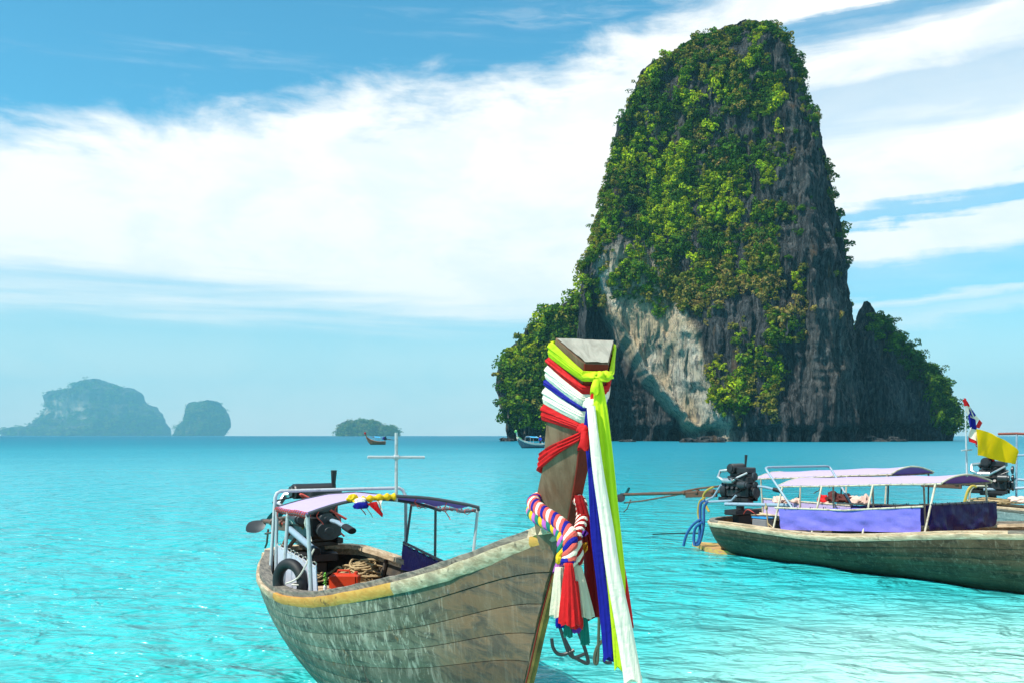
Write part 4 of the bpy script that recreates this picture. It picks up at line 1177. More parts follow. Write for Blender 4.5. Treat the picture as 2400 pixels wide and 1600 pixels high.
# ---- garlands of twisted cloth
def garland(label, path, cols, r, turns, tassels, grp='twisted cloth garlands on the prow'):
    p0 = np.asarray(path[0]); rt = empty('garland', (0, 0, 0), B1.root.rotation_euler[2]); wp = B1.o + B1.fw * p0[0] + B1.pt * p0[1]; rt.location = (wp[0], wp[1], p0[2]); tag(rt, label, 'garland', grp)
    P = crv(path, 150)
    d = np.gradient(P, axis=0); d /= np.linalg.norm(d, axis=1)[:, None]; a = np.cross(d, [0.1, .2, 1.0]); a /= np.linalg.norm(a, axis=1)[:, None]; b = np.cross(d, a)
    s = np.r_[0, np.cumsum(np.linalg.norm(np.diff(P, axis=0), axis=1))]; s /= s[-1]
    for k, mt in enumerate(cols):
        ph = 2 * math.pi * (turns * s + k / len(cols)); Q = P + a * (np.cos(ph) * r * .62)[:, None] + b * (np.sin(ph) * r * .62)[:, None] - p0
        mb = MB(); mb.tube(Q, r * .62 * (1 + .16 * np.sin(ph * 2)), 8); mb.build('strand', mt, rt)
    for (px, py0, py1, dist, w0, w1, mt, sd_, nm) in tassels:
        mb = MB(); n = 22; m = 40; rings = []; top = B1.PD(px[0], py0, dist); bt = B1.PD(px[1], py1, dist)
        for i in range(n):
            t = i / (n - 1); c = top * (1 - t) + bt * t; ww = w0 + (w1 - w0) * t ** .75; ring = []
            for j in range(m):
                an = 2 * math.pi * j / m; kk = 1 + .24 * t ** .5 * math.sin(9 * an + sd_ + .8 * math.sin(3 * t)) + .1 * math.sin(4 * an + sd_ * 2)
                ring.append(Vector(c - p0) + Vector(B1_side) * math.cos(an) * ww * kk + Vector(FWD) * math.sin(an) * ww * .75 * kk + Vector((0, 0, (.006 * math.sin(5 * an + sd_) if t == 1 else 0))))
            rings.append(ring)
        mb.sweep(rings); mb.build(nm, mt, rt, angle=80)
    return rt


PDp = lambda pts: [B1.PD(a, b, c) for a, b, c in pts]
garland('red, white and blue twisted garland round the prow with red and cream tassels',
        PDp([(1352, 1172, 4.62), (1300, 1160, 4.66), (1256, 1168, 4.56), (1252, 1180, 4.46), (1272, 1198, 4.36), (1300, 1216, 4.27), (1322, 1234, 4.20), (1336, 1252, 4.15), (1336, 1278, 4.12), (1334, 1305, 4.11), (1330, 1322, 4.11)]),
        [M['c_salmon'], M['c_white'], M['c_salmon'], M['c_blue']], .026, 9,
        [((1312, 1311), 1328, 1442, 4.11, .018, .036, M['c_cream'], 1, 'tassel'), ((1334, 1336), 1318, 1462, 4.07, .014, .040, M['c_red'], 4, 'tassel'), ((1346, 1352), 1360, 1470, 4.12, .02, .026, M['c_red'], 2, 'tassel'),
         ((1312, 1312), 1400, 1468, 4.15, .014, .016, M['c_blue'], 3, 'tassel'), ((1333, 1331), 1420, 1490, 4.15, .014, .018, M['c_teal'], 5, 'tassel'), ((1352, 1351), 1420, 1480, 4.14, .012, .016, M['c_purple'], 7, 'tassel')])
garland('red and white rope garland on the far side of the prow with cream tassel',
        PDp([(1352, 1168, 4.46), (1362, 1178, 4.36), (1364, 1205, 4.30), (1361, 1228, 4.24), (1353, 1248, 4.19), (1349, 1270, 4.15), (1354, 1298, 4.14), (1354, 1318, 4.14)]),
        [M['c_darkred'], M['c_white'], M['c_darkred'], M['c_white']], .022, 6, [((1353, 1369), 1322, 1444, 4.13, .016, .040, M['c_cream'], 6, 'tassel'), ((1366, 1372), 1420, 1508, 4.2, .014, .018, M['c_teal'], 8, 'tassel')])
garland('purple, yellow and teal plaited garland under the red and white one',
        PDp([(1300, 1180, 4.70), (1252, 1186, 4.58), (1247, 1198, 4.46), (1258, 1212, 4.38), (1282, 1226, 4.30), (1306, 1240, 4.24), (1318, 1256, 4.18), (1320, 1280, 4.14), (1317, 1302, 4.13), (1315, 1318, 4.13)]),
        [M['c_lilac'], M['c_gold'], M['c_teal']], .022, 8, [((1309, 1306), 1316, 1340, 4.13, .010, .018, M['c_lilac'], 2, 'tassel')])
# loose ends of cloth at the knot
for lb, mt, pts in (('purple scrap of cloth sticking out beside the garland knot', M['c_purple'], [(1352, 1252), (1366, 1258), (1380, 1250), (1372, 1240)]), ('orange scrap of cloth under the purple one at the garland knot', M['c_orange'], [(1352, 1280), (1364, 1300), (1378, 1288), (1376, 1268)])):
    c = B1.PD(sum(p[0] for p in pts) / 4, sum(p[1] for p in pts) / 4, 4.17); wp = B1.o + B1.fw * c[0] + B1.pt * c[1]; e = empty('cloth_scrap', (wp[0], wp[1], c[2]), B1.root.rotation_euler[2])
    q = [B1.PD(a, b, 4.17) - c for a, b in pts]; G = []
    for i in range(9):
        G.append([Vector((q[0] * (1 - i / 8) + q[1] * i / 8) * (1 - j / 8) + (q[3] * (1 - i / 8) + q[2] * i / 8) * j / 8) + Vector(FWD) * .012 * math.sin(i * 1.3 + j) for j in range(9)])
    mb = MB(); mb.grid(G); mb.grid([[p - Vector(FWD) * .004 for p in r2] for r2 in G], flip=True); o = mb.build('cloth', mt, e); tag(e, lb, 'cloth')

# ---- canopy and frame of the foreground boat
xF, xA = None, None
SFc = B1.PY(722, 1206, -.66); xF = SFc[0]; PFc = B1.PX(1122, 1194, xF + .02)
xA = xF - 2.05
SAc = B1.PX(648, 1192, xA); PAc = np.array([xA, PFc[1] + .02, PFc[2] - .08])
pt1 = canopy(B1, (SAc, SFc, PFc, PAc), .115, M['canopy_top'], M['canopy_under'], M['darksteel'], .013, (0, .5, 1), M['redtwine'], .016, (.0, .96))
gz = lambda x: B1.gunx(x)[1]
for (v, nm) in ((.02, 0), (.42, 1), (.99, 2)):
    p = pt1(0, v); b_ = (p.x, -B1.gunx(p.x)[0] + .17, gz(p.x) - .34); post(B1, b_, p, M['steel'], .016)
    p = pt1(1, v); b_ = (p.x, B1.gunx(p.x)[0] - .11, gz(p.x) + .02); post(B1, b_, p, M['darksteel'] if v < .9 else M['steel'], .013)
# bent tube arch aft
xa = xA - .05; UL = B1.PX(645, 1150, xa); UR = B1.PX(946, 1142, xa)
UL0 = np.array([xa, -B1.gunx(xa)[0] + .10, gz(xa) - .35]); UR0 = np.array([xa + .12, B1.gunx(xa)[0] - .08, gz(xa)])
mb = MB(); mb.tube([UL0, UL - np.array([0, 0, .06]), UL + np.array([0, .015, -.02]), UL + np.array([0, .05, 0.0]), UR - np.array([0, .05, 0]), UR + np.array([0, -.012, -.02]), UR + np.array([.01, .02, -.08]), UR0], .017, 10); mb.build('tube_arch', M['steel'], B1.root)
mb = MB(); tp = pt1(.5, 1.0); mz = 2.3 + (1020 - 1013) / F * (B1.o + B1.fw * tp.x + B1.pt * tp.y)[1]; mb.tube([tp + Vector((0, 0, -.03)), Vector((tp.x, tp.y, mz))], .013, 9); mb.build('mast', M['steel'], B1.root)
ml = (B1.o + B1.fw * tp.x + B1.pt * tp.y)[1]; zc = 2.3 - 50 / F * ml
mb = MB(); mb.tube([Vector((tp.x, tp.y - .235, zc + .002)), Vector((tp.x, tp.y + .235, zc - .004))], .011, 8); mb.cyl((tp.x, tp.y - .02, zc), (tp.x, tp.y + .02, zc), .02, 8); mb.build('cross_bar', M['steel'], B1.root)
# side tarps
xs0, xs1 = xA + .06, xF - .02
tarp(B1, (xs0, -B1.gunx(xs0)[0] + .19, gz(xs0) + .27), (xs1, -B1.gunx(xs1)[0] + .19, gz(xs1) + .25), (xs1, -B1.gunx(xs1)[0] + .21, .70), (xs0, -B1.gunx(xs0)[0] + .21, .70), M['tarp_white'], lash=M['whiterope'])
xp0, xp1 = xA + .02, xA + 1.5
mb = MB(); mb.tube([(xp0, B1.gunx(xp0)[0] - .1, gz(xp0) + .23), (xF, B1.gunx(xF)[0] - .1, gz(xF) + .10)], .013, 8); mb.build('side_rail', M['darksteel'], B1.root)
tarp(B1, (xp0, B1.gunx(xp0)[0] - .11, gz(xp0) + .22), (xp1, B1.gunx(xp1)[0] - .11, gz(xp1) + .13), (xp1, B1.gunx(xp1)[0] - .12, gz(xp1) - .0), (xp0, B1.gunx(xp0)[0] - .13, gz(xp0) - .05), M['tarp_navy'], lash=M['blackrope'])
# loose red twine hanging from the canopy edge
for k, (u, v, l) in enumerate(((.02, .9, .22), (.06, 1, .10), (.0, .1, .14), (.0, .45, .1), (.16, 1, .13), (.30, 1, .11), (.34, 1, .14), (.62, 1, .07), (.8, 1, .14), (.0, .97, .18))):
    p = pt1(u, v); mb = MB(); mb.tube(crv([p, p + Vector((.01, -.02, -l * .4)), p + Vector((-.01, .02, -l * .8)), p + Vector((.01, .03, -l))], 8), .004, 5); mb.build('twine', M['redtwine'] if k % 3 else M['whiterope'], B1.root)
# flag cloths rolled along the front hoop
rt = empty('rolled_flag', tuple(B1.o + B1.fw * tp.x + B1.pt * (tp.y - .3)) + (tp.z,), B1.root.rotation_euler[2]); tag(rt, 'yellow flag rolled and tied along the front hoop of the canopy', 'flag')
o0 = Vector((tp.x, tp.y - .3, tp.z))
mb = MB(); pth = [pt1(u, 1, .012) + Vector((.03, 0, 0)) - o0 for u in (.26, .3, .34, .4, .45, .49)]; P_ = crv(pth, 40); mb.tube(P_, .024 + .008 * np.sin(np.arange(40) * .9), 9); mb.blob(Vector(P_[0]) + Vector((0, -.02, .01)), (.03, .045, .04), 3, .4); mb.build('roll', M['c_gold'], rt)
mb = MB(); mb.blob(Vector(P_[5]) + Vector((.03, .0, -.045)), (.04, .06, .05), 7, .3); mb.build('fold', M['c_blue'], rt)
mb = MB(); mb.blob(Vector(P_[6]) + Vector((.035, -.01, -.01)), (.03, .045, .03), 9, .3); mb.build('fold', M['c_white'], rt)
a = Vector(P_[11]) + Vector((.04, 0, -.03)); b = Vector(P_[24]) + Vector((.04, 0, -.02))
def flagtri(a, b, c, d, mt):
    G = [[(a.lerp(b, i / 8)).lerp(d.lerp(c, i / 8), j / 8) + Vector((.010 * math.sin(i + j * .6), 0, 0)) for j in range(9)] for i in range(9)]
    mb = MB(); mb.grid(G); mb.grid([[p + Vector((.004, 0, 0)) for p in r2] for r2 in G], flip=True); mb.build('fold', mt, rt)
mid_ = a.lerp(b, .62)
flagtri(a, mid_, mid_ + Vector((.02, .05, -.10)), a + Vector((.02, .12, -.11)), M['c_red']); flagtri(mid_, b, b + Vector((.0, -.02, -.06)), mid_ + Vector((.02, .06, -.09)), M['c_white'])

# ---- engine of the foreground boat
engine(B1, (-B1.L / 2 - .22, .03, 1.09), R(9), 3, 1.22, 3, True, (1.25, 1.4, 1.02))
mb = MB(); mb.box((-B1.L / 2 - .2, 0, .94), (.3, .5, .10)); mb.box((-B1.L / 2 - .2, 0, .74), (.14, .3, .3)); mb.build('engine_bed', M['iron'], B1.root)
mb = MB(); mb.tube([(-B1.L / 2 + .05, -.3, 1.28), (-B1.L / 2 + 1.0, -.22, 1.16)], .035, 10); mb.build('side_spar', M['bluesteel'], B1.root)
mb = MB(); mb.cyl((-B1.L / 2 + .99, -.221, 1.161), (-B1.L / 2 + 1.1, -.21, 1.148), .044, 10); mb.build('spar_grip', M['rubber'], B1.root)
for a, b in (((-B1.L / 2 + .1, -.32, 1.26), (-B1.L / 2 + .0, -.45, .9)), ((-B1.L / 2 + .12, -.22, 1.24), (-B1.L / 2 - .05, -.42, .9))):
    mb = MB(); mb.tube([a, b], .022, 7); mb.build('brace', M['rusty'], B1.root)


def PZ(B, px, py, z):
    c, d = B.ray(px, py); return c + d * ((z - c[2]) / d[2])


def place(B, name, loc, label, cat, group=None, rz=0.0):
    w = B.o + B.fw * loc[0] + B.pt * loc[1]; e = empty(name, (w[0], w[1], loc[2]), B.root.rotation_euler[2] + rz); tag(e, label, cat, group); return e


# cargo: jerrycan, rope coil, bottle, tyre, toy plant
e = place(B1, 'jerrycan', tuple(PZ(B1, 808, 1384, .68)), 'red plastic jerrycan standing on the deck boards', 'jerrycan', None, R(62))
mb = MB(); mb.box((0, 0, .10), (.30, .13, .17), bev=.18); mb.build('body', M['red_plastic'], e)
for s_ in (-.05, .05):
    mb = MB(); mb.box((-.0, s_, .10), (.305, .012, .13), bev=.3); mb.build('seam_rib', M['red_plastic'], e)
mb = MB(); mb.tube([(-.08, 0, .18), (-.07, 0, .215), (.05, 0, .215), (.06, 0, .18)], .011, 8); mb.build('handle', M['red_plastic'], e)
mb = MB(); mb.cyl((.12, 0, .18), (.12, 0, .205), .02, 12); mb.build('cap', M['red_plastic'], e)


def coil(mb, c, rx, ry, h, n, rr, seed):
    r = np.random.default_rng(seed); th = np.linspace(0, n * 2 * math.pi, n * 22)
    k = fbm(np.c_[th * .9, np.zeros_like(th), np.full_like(th, seed)], 2); k2 = fbm(np.c_[th * .23, np.ones_like(th), np.full_like(th, seed + 3.)], 2)
    lay = (th / th[-1])
    k3 = fbm(np.c_[th * .16, np.full_like(th, 5.), np.full_like(th, seed + 9.)], 2) - .5; k4 = fbm(np.c_[th * .16, np.full_like(th, 9.), np.full_like(th, seed + 4.)], 2) - .5
    x = c[0] + rx * (.25 + 1.15 * k2) * np.cos(th + .9 * k) + (k - .5) * .08 + k3 * rx * 1.5; y = c[1] + ry * (.25 + 1.15 * k2[::-1]) * np.sin(th + .9 * k) + k4 * ry * 1.5; z = c[2] + .02 + h * lay * (1 - .6 * np.hypot((x - c[0]) / rx, (y - c[1]) / ry) ** 2 * .5) + (k - .5) * .05
    mb.tube(np.c_[x, y, np.maximum(z, c[2] + .012)], rr, 6)


e = place(B1, 'rope_coil', tuple(PZ(B1, 856, 1364, .68)), 'big heaped coil of tan rope on the deck', 'rope')
mb = MB(); coil(mb, (0, 0, 0), .27, .25, .24, 18, .011, 2); coil(mb, (.03, .03, .05), .22, .2, .2, 10, .011, 5); mb.build('rope', M['rope'], e)
mb = MB(); mb.tube(crv([(-.1, -.2, .1), (-.2, -.25, .16), (-.3, -.3, .10), (-.4, -.4, .04), (-.42, -.5, .02)], 20), .013, 6); mb.build('rope_end', M['rope'], e)
e = place(B1, 'rope_coil', tuple(PZ(B1, 724, 1362, .68)), 'small tan rope coil lying behind the black cords', 'rope')
mb = MB(); coil(mb, (0, 0, 0), .14, .14, .10, 9, .012, 8); mb.build('rope', M['rope'], e)
e = place(B1, 'water_bottle', tuple(PZ(B1, 946, 1338, .86)), 'clear plastic water bottle with blue cap inside the boat', 'bottle'); e.scale = (.48,) * 3
mb = MB(); mb.cyl((0, 0, 0), (0, 0, .26), .075, 16); mb.cyl((0, 0, .26), (0, 0, .33), .07, 16, .03); mb.build('body', M['clear_plastic'], e); mb = MB(); mb.cyl((0, 0, .33), (0, 0, .37), .034, 12); mb.build('cap', M['blue_plastic'], e)
e = place(B1, 'soda_bottle', tuple(PZ(B1, 762, 1394, .68)), 'small bottle with a green leafy sprig by the gunwale', 'bottle'); e.scale = (.55,) * 3
mb = MB(); mb.cyl((0, 0, 0), (0, 0, .16), .035, 12); mb.cyl((0, 0, .16), (0, 0, .21), .034, 12, .015); mb.build('body', M['clear_plastic'], e)
mb = MB(); rr = random.Random(4)
for k in range(14):
    z = .20 + .016 * k; a = k * 2.4; mb.box((.018 * math.cos(a), .018 * math.sin(a), z), (.05, .025, .012), Matrix.Rotation(a, 3, 'Z') @ Matrix.Rotation(.6, 3, 'Y'), .2)
mb.build('sprig', M['green_plastic'], e)
# tyre hanging on the white side tarp
ty = B1.PY(676, 1364, -.72)
e = place(B1, 'tyre_fender', (ty[0], -B1.gunx(ty[0])[0] + .135, ty[2]), 'old black tyre hung as a fender against the white tarp', 'tyre', None, R(30))
mb = MB(); G = []
for i in range(32):
    a = 2 * math.pi * i / 32; G.append([Vector(((.155 + .045 * math.cos(2 * math.pi * j / 12)) * math.cos(a), .046 * math.sin(2 * math.pi * j / 12), (.155 + .045 * math.cos(2 * math.pi * j / 12)) * math.sin(a))) for j in range(12)])
mb.grid(G, closed_u=True, closed_v=True); mb.build('casing', M['rubber'], e)
mb = MB(); mb.tube(crv([(.02, -.06, .0), (.16, -.05, .06), (.26, -.03, .2), (.3, .0, .3)], 16), .007, 6); mb.tube([(.12 + .05 * math.cos(k), -.0 + .065 * math.sin(k), .0 + .0 * k) for k in np.linspace(0, 6.28, 14)], .007, 5); mb.build('tie_rope', M['whiterope'], e)
# black cords hanging in the middle
for k, (dx_, dy_) in enumerate(((0, 0), (.06, .05))):
    a = (-B1.L / 2 + .95 + dx_, -.22, 1.15); b = tuple(PZ(B1, 722 - 6 * k, 1374, .68)); e = place(B1, 'cord', a, 'thin black cords tied from the blue spar down to the deck', 'cord', 'black cords below the spar')
    mb = MB(); mb.tube(crv([(0, 0, 0), (.12, -.08, -.3), (b[0] - a[0], b[1] - a[1], b[2] - a[2])], 10), .006, 5); mb.build('line', M['blackrope'], e)

# boarding ladder of bent black bar and ropes below the bow
c = B1.PD(1335, 1500, 4.75); e = place(B1, 'boarding_ladder', c, 'black bent bar boarding ladder hanging from the far side of the bow', 'ladder')
for pts in ([(1308, 1455), (1318, 1486), (1334, 1530), (1352, 1542), (1374, 1553), (1378, 1545), (1366, 1505), (1352, 1470)], [(1293, 1495), (1296, 1515), (1306, 1530), (1322, 1532), (1346, 1522)]):
    mb = MB(); mb.tube(crv([B1.PD(a, b, 4.75) - c for a, b in pts], 36), .0095, 8); mb.build('rail', M['iron'], e)
mb = MB(); mb.tube([B1.PD(1320, 1490, 4.75) - c, B1.PD(1338, 1525, 4.75) - c, B1.PD(1344, 1541, 4.75) - c], .009, 8); mb.tube([B1.PD(1346, 1541, 4.75) - c, B1.PD(1371, 1531, 4.75) - c], .009, 8); mb.build('rung', M['iron'], e)
c = B1.PD(1400, 1500, 4.5); e = place(B1, 'mooring_line', c, 'olive mooring line looping down behind the hanging sashes', 'rope')
mb = MB(); mb.tube(crv([B1.PD(a, b, 4.5) - c for a, b in ((1404, 1400), (1404, 1450), (1402, 1520), (1400, 1552), (1394, 1552), (1394, 1535), (1400, 1515), (1412, 1500))], 30), .008, 6); mb.build('line', simple('olive rope', (.07, .075, .05), .8), e)
mb = MB(); mb.tube(crv([B1.PD(a, b, 4.5) - c for a, b in ((1416, 1540), (1416, 1548), (1424, 1552), (1434, 1550))], 14), .008, 6); mb.build('hook', M['iron'], e)

# ================================================================== moored boat at the right
B2 = Boat('longtail_boat', (10.017, 10.705), .611, 9.30, [.98, 1.0, 1.03, 1.039, 1.039, .91, .678, .381, .051], [.63, .60, .83, 1.05, 1.6], .70,
          'dark green longtail boat with violet side tarps moored at the right', 'boat')
sx_ = B2.L / 2; stem2 = np.array([[sx_ - 1.9, -.25], [sx_ - 1.3, -.1], [sx_ - .7, .35], [sx_ - .25, .9], [sx_, 1.6], [sx_ + .2, 2.2]])
hull(B2, M['hull2'], 7, stem2); rails(B2, (.3, .5, .7), [M['rail']], [M['railgrey'], M['rail'], M['railgrey'], M['rail'], M['rail']])
decking(B2, -4.2, 2.6, .30, M['deck'], .3, .40)
off = -.92
a0 = B2.PY(1824, 1139, -.62); a1 = B2.PY(2206, 1132, -.62); c1 = B2.PX(2376, 1127, a1[0]); a1 = np.array(a1); c1[1] = min(max(c1[1], .4), .85); c0 = np.array([a0[0], c1[1], a0[2] + .01])
pt2 = canopy(B2, (a0, a1, c1, c0), .12, M['canopy_top'], M['canopy_under'], M['cream_tube'], .016, (0, .35, .7, 1), M['whiterope'])
for v in (.03, .30, .62, .97):
    for u, sg in ((0, -1), (1, 1)):
        p = pt2(u, v); bb, zz = B2.gunx(p.x); post(B2, (p.x, sg * (bb - .12), zz + .0), p, M['cream_tube'], .017)
xs0, xs1 = pt2(0, .08).x, pt2(0, .95).x
def gs(x, dz, sg=-1, ins=.11): bb, zz = B2.gunx(x); return (x, sg * (bb - ins), zz + dz)
for sg in (-1, 1):
    mb = MB(); mb.tube([gs(xs0 - .1, .42, sg), gs((xs0 + xs1) / 2, .44, sg), gs(xs1 + .05, .44, sg)], .016, 8); mb.build('side_rail', M['cream_tube'], B2.root)
tarp(B2, gs(xs0, .41), gs(xs1, .43), gs(xs1, .04, -1, .115), gs(xs0, .04, -1, .115), M['tarp_blue'], 'side_tarp', .055, 40, 14, M['blackrope'], 11)
tarp(B2, gs(xs0 + .2, .41, 1), gs(xs1, .43, 1), gs(xs1, .04, 1), gs(xs0 + .2, .04, 1), M['tarp_navy'], 'side_tarp', .012, 30, 10, M['blackrope'], 6)
xb = pt2(0, 1).x + .03
tarp(B2, gs(xb, .46), gs(xb + .02, .42, 1), gs(xb + .02, .03, 1), gs(xb, .03), M['tarp_dark'], 'end_tarp', .08, 34, 12, M['blackrope'], 11)
mb = MB(); mb.tube([gs(xb, .46), gs(xb, .42, 1)], .015, 8); mb.build('end_rail', M['darksteel'], B2.root)
# raked tube arch aft
f0 = B2.PY(1898, 1250, -.80); ft = B2.PY(1792, 1094, -.72); fr = B2.PX(1944, 1091, ft[0]); f1 = np.array([f0[0], .80, f0[2]])
mb = MB(); dn = lambda p, q: p + (q - p) * .05
mb.tube([f0, ft + (f0 - ft) * .05, ft + (f0 - ft) * .012 + (fr - ft) * .01, ft + (fr - ft) * .05, fr + (ft - fr) * .05, fr + (f1 - fr) * .012 + (ft - fr) * .01, fr + (f1 - fr) * .05, f1], .021, 10); mb.build('tube_arch', M['bluesteel'], B2.root)
en = engine(B2, tuple(np.array([-B2.L / 2 - .25, -.05, 1.00])), R(4), 4, 2.45, 11, True, 1.15)
mb = MB(); mb.box((-B2.L / 2 - .25, 0, .80), (.3, .7, .10)); mb.box((-B2.L / 2 - .25, 0, .6), (.16, .4, .3)); mb.build('engine_bed', M['iron'], B2.root)
sp0 = B2.PY(1700, 1180, -.55); sp1 = B2.PY(1855, 1183, -.55); mb = MB(); mb.tube([sp0, sp1], .035, 10); mb.build('side_spar', M['bluesteel'], B2.root)
mb = MB(); b0 = B2.PY(1655, 1175, -.4); b1 = B2.PY(1715, 1172, -.4); b2 = B2.PY(1725, 1160, -.4); mb.tube([b0, b1 + (b0 - b1) * .1, b1, b2], .024, 9); mb.tube([B2.PY(1652, 1173, -.4), B2.PY(1672, 1163, -.4), B2.PY(1690, 1135, -.4)], .020, 8); mb.build('blue_pipe', M['bluesteel'], B2.root)
for k, pts in enumerate(([(1652, 1172), (1642, 1182), (1641, 1225), (1638, 1262), (1628, 1276)], [(1658, 1174), (1650, 1190), (1649, 1230), (1640, 1270), (1630, 1276)], [(1643, 1215), (1625, 1228), (1610, 1250), (1602, 1278)], [(1646, 1222), (1630, 1236), (1626, 1260), (1628, 1277)])):
    mb = MB(); mb.tube(crv([B2.PY(a, b, -.52 - .02 * k) for a, b in pts], 24), .028, 8); mb.build('hose', M['hose'], B2.root)
mb = MB(); mb.tube(crv([B2.PY(a, b, -.3) for a, b in ((1652, 1165), (1640, 1175), (1636, 1200), (1640, 1222))], 16), .022, 8); mb.build('hose', M['yhose'], B2.root)
mb = MB(); mb.tube(crv([B2.PY(a, b, -.3) for a, b in ((1672, 1140), (1655, 1150), (1648, 1165), (1655, 1185), (1662, 1198))], 16), .024, 8); mb.build('hose', M['yhose'], B2.root)
# stern plank at the waterline
p = [B2.PY(1600, 1278, -.25), B2.PY(1680, 1272, .1), B2.PY(1800, 1300, -.35)]
wz = .03
mb = MB(); x0 = -B2.L / 2 - .62
prof = [(x0 - .95, -.02), (x0 - .95, .10), (x0 - .3, .30), (x0 + .7, .50), (x0 + .9, -.45), (x0 + .35, -.62), (x0 - .2, -.45)]
mb.sweep([[Vector((a, b, z_)) for a, b in prof] for z_ in (-.04, .05, .085)]); mb.build('stern_platform', wood('pink and yellow stern board', (.38, .18, .13), (.48, .33, .06), (.30, .22, .05), scale=2), B2.root)
# aft contents
e = place(B2, 'battery', tuple(B2.PY(1787, 1236, -.35)), 'grey battery box with blue lid in the stern of the right boat', 'battery'); e.location.z -= .02
mb = MB(); mb.box((0, 0, .1), (.36, .2, .2)); mb.build('case', M['battery'], e); mb = MB(); mb.box((0, 0, .215), (.36, .2, .03)); mb.build('lid', M['blue_plastic'], e)
mb = MB(); mb.tube(crv([(-.1, 0, .23), (-.3, -.05, .35), (-.5, .05, .25)], 12), .009, 6); mb.build('cable', M['c_salmon'], e)
rp = B2.PY(1795, 1190, -.7); e = place(B2, 'tether', rp, 'tan rope knotted to the spar end and tied down to the gunwale', 'rope')
mb = MB(); mb.tube(crv([B2.PY(a, b, -.7) - rp for a, b in ((1794, 1178), (1797, 1195), (1799, 1220), (1803, 1242))], 16), .012, 6); mb.tube(crv([B2.PY(a, b, -.7) - rp for a, b in ((1800, 1226), (1812, 1236), (1824, 1246))], 10), .012, 6); mb.blob((0, 0, .0), (.03, .03, .05), 2, .3); mb.build('line', M['rope'], e)
# flag pole with two flags, tied to the canopy front
q0 = pt2(.5, 1.0); wq = B2.o + B2.fw * q0.x + B2.pt * q0.y
top_ = B2.PX(2262, 936, q0.x); e = place(B2, 'flag_pole', (q0.x, q0.y, q0.z), 'leaning white pole with flags tied to the canopy front of the right boat', 'pole')
tl_ = Vector(top_) - q0
mb = MB(); mb.tube([Vector((0, 0, -.02)), tl_], [.017, .009], 9); mb.build('pole', M['steel'], e)
mb = MB(); cc_ = tl_ * .33; mb.tube([cc_ - Vector((0, .14, 0)), cc_ + Vector((0, .16, .01))], .010, 7); mb.build('cross_bar', M['steel'], e)


def flag(B, root_loc, rows, mats, label, base):
    """rows: list of (left, right) photo pixels from top to bottom with stripe materials"""
    e = place(B, 'flag', tuple(base), label, 'flag')
    for k in range(len(rows) - 1):
        G = []
        for i in range(11):
            t = i / 10; row = []
            for j in range(9):
                s_ = j / 8; l = np.array(rows[k][0]) * (1 - t) + np.array(rows[k + 1][0]) * t; r2 = np.array(rows[k][1]) * (1 - t) + np.array(rows[k + 1][1]) * t; px, py = l * (1 - s_) + r2 * s_
                p_ = B.PX(px, py, base[0]) - np.array(base); p_[0] += .035 * math.sin(s_ * 7 + t * 1.2 + k); row.append(Vector(p_))
            G.append(row)
        mb = MB(); mb.grid(G); mb.grid([[p_ + Vector((.004, 0, 0)) for p_ in r3] for r3 in G], flip=True); mb.build('stripe' if len(rows) > 2 else 'field', mats[k], e)
    return e


bq = (q0.x + .04, q0.y, q0.z + tl_.z * .6)
fe = flag(B2, None, [((2258, 932), (2262, 938)), ((2262, 950), (2268, 952)), ((2268, 968), (2283, 985)), ((2276, 1000), (2288, 1010)), ((2274, 1022), (2292, 1042)), ((2276, 1034), (2296, 1048))],
          [M['c_red'], M['c_white'], M['c_blue'], M['c_white'], M['c_red']], 'red, white and blue striped flag at the top of the leaning pole', bq)
# the lifted right hand fold of the same flag
for px4, mt in ((((2270, 952), (2284, 972), (2278, 978), (2268, 968)), M['c_blue']), (((2284, 972), (2292, 982), (2284, 990), (2278, 978)), M['c_white']), (((2292, 982), (2299, 990), (2292, 1003), (2283, 1000), ), M['c_red'])):
    pp = [Vector(B2.PX(a, b, bq[0]) - np.array(bq)) + Vector((.02, 0, 0)) for a, b in px4]; G = [[(pp[0].lerp(pp[1], i / 5)).lerp(pp[3].lerp(pp[2], i / 5), j / 5) for j in range(6)] for i in range(6)]
    mb = MB(); mb.grid(G); mb.grid([[p_ + Vector((.004, 0, 0)) for p_ in r3] for r3 in G], flip=True); mb.build('stripe', mt, fe)
bq2 = (q0.x + .08, q0.y + .2, q0.z + tl_.z * .4)
ye = place(B2, 'flag', bq2, 'plain yellow flag flying from the leaning pole', 'flag')
G = []
tp_ = [(2288, 1004), (2310, 1012), (2335, 1020), (2360, 1030), (2375, 1048), (2382, 1060)]; bt_ = [(2284, 1066), (2305, 1068), (2330, 1074), (2352, 1082), (2374, 1086), (2376, 1086)]
tp_, bt_ = crv(tp_, 22), crv(bt_, 22)
for i in range(22):
    G.append([Vector(B2.PX(*(tp_[i] * (1 - j / 12) + bt_[i] * j / 12), bq2[0]) - np.array(bq2)) + Vector((.05 * math.sin(i * .42 + j * .12), 0, 0)) for j in range(13)])
mb = MB(); mb.grid(G); mb.grid([[p_ + Vector((.004, 0, 0)) for p_ in r3] for r3 in G], flip=True); mb.build('field', M['flag_yellow'], ye)

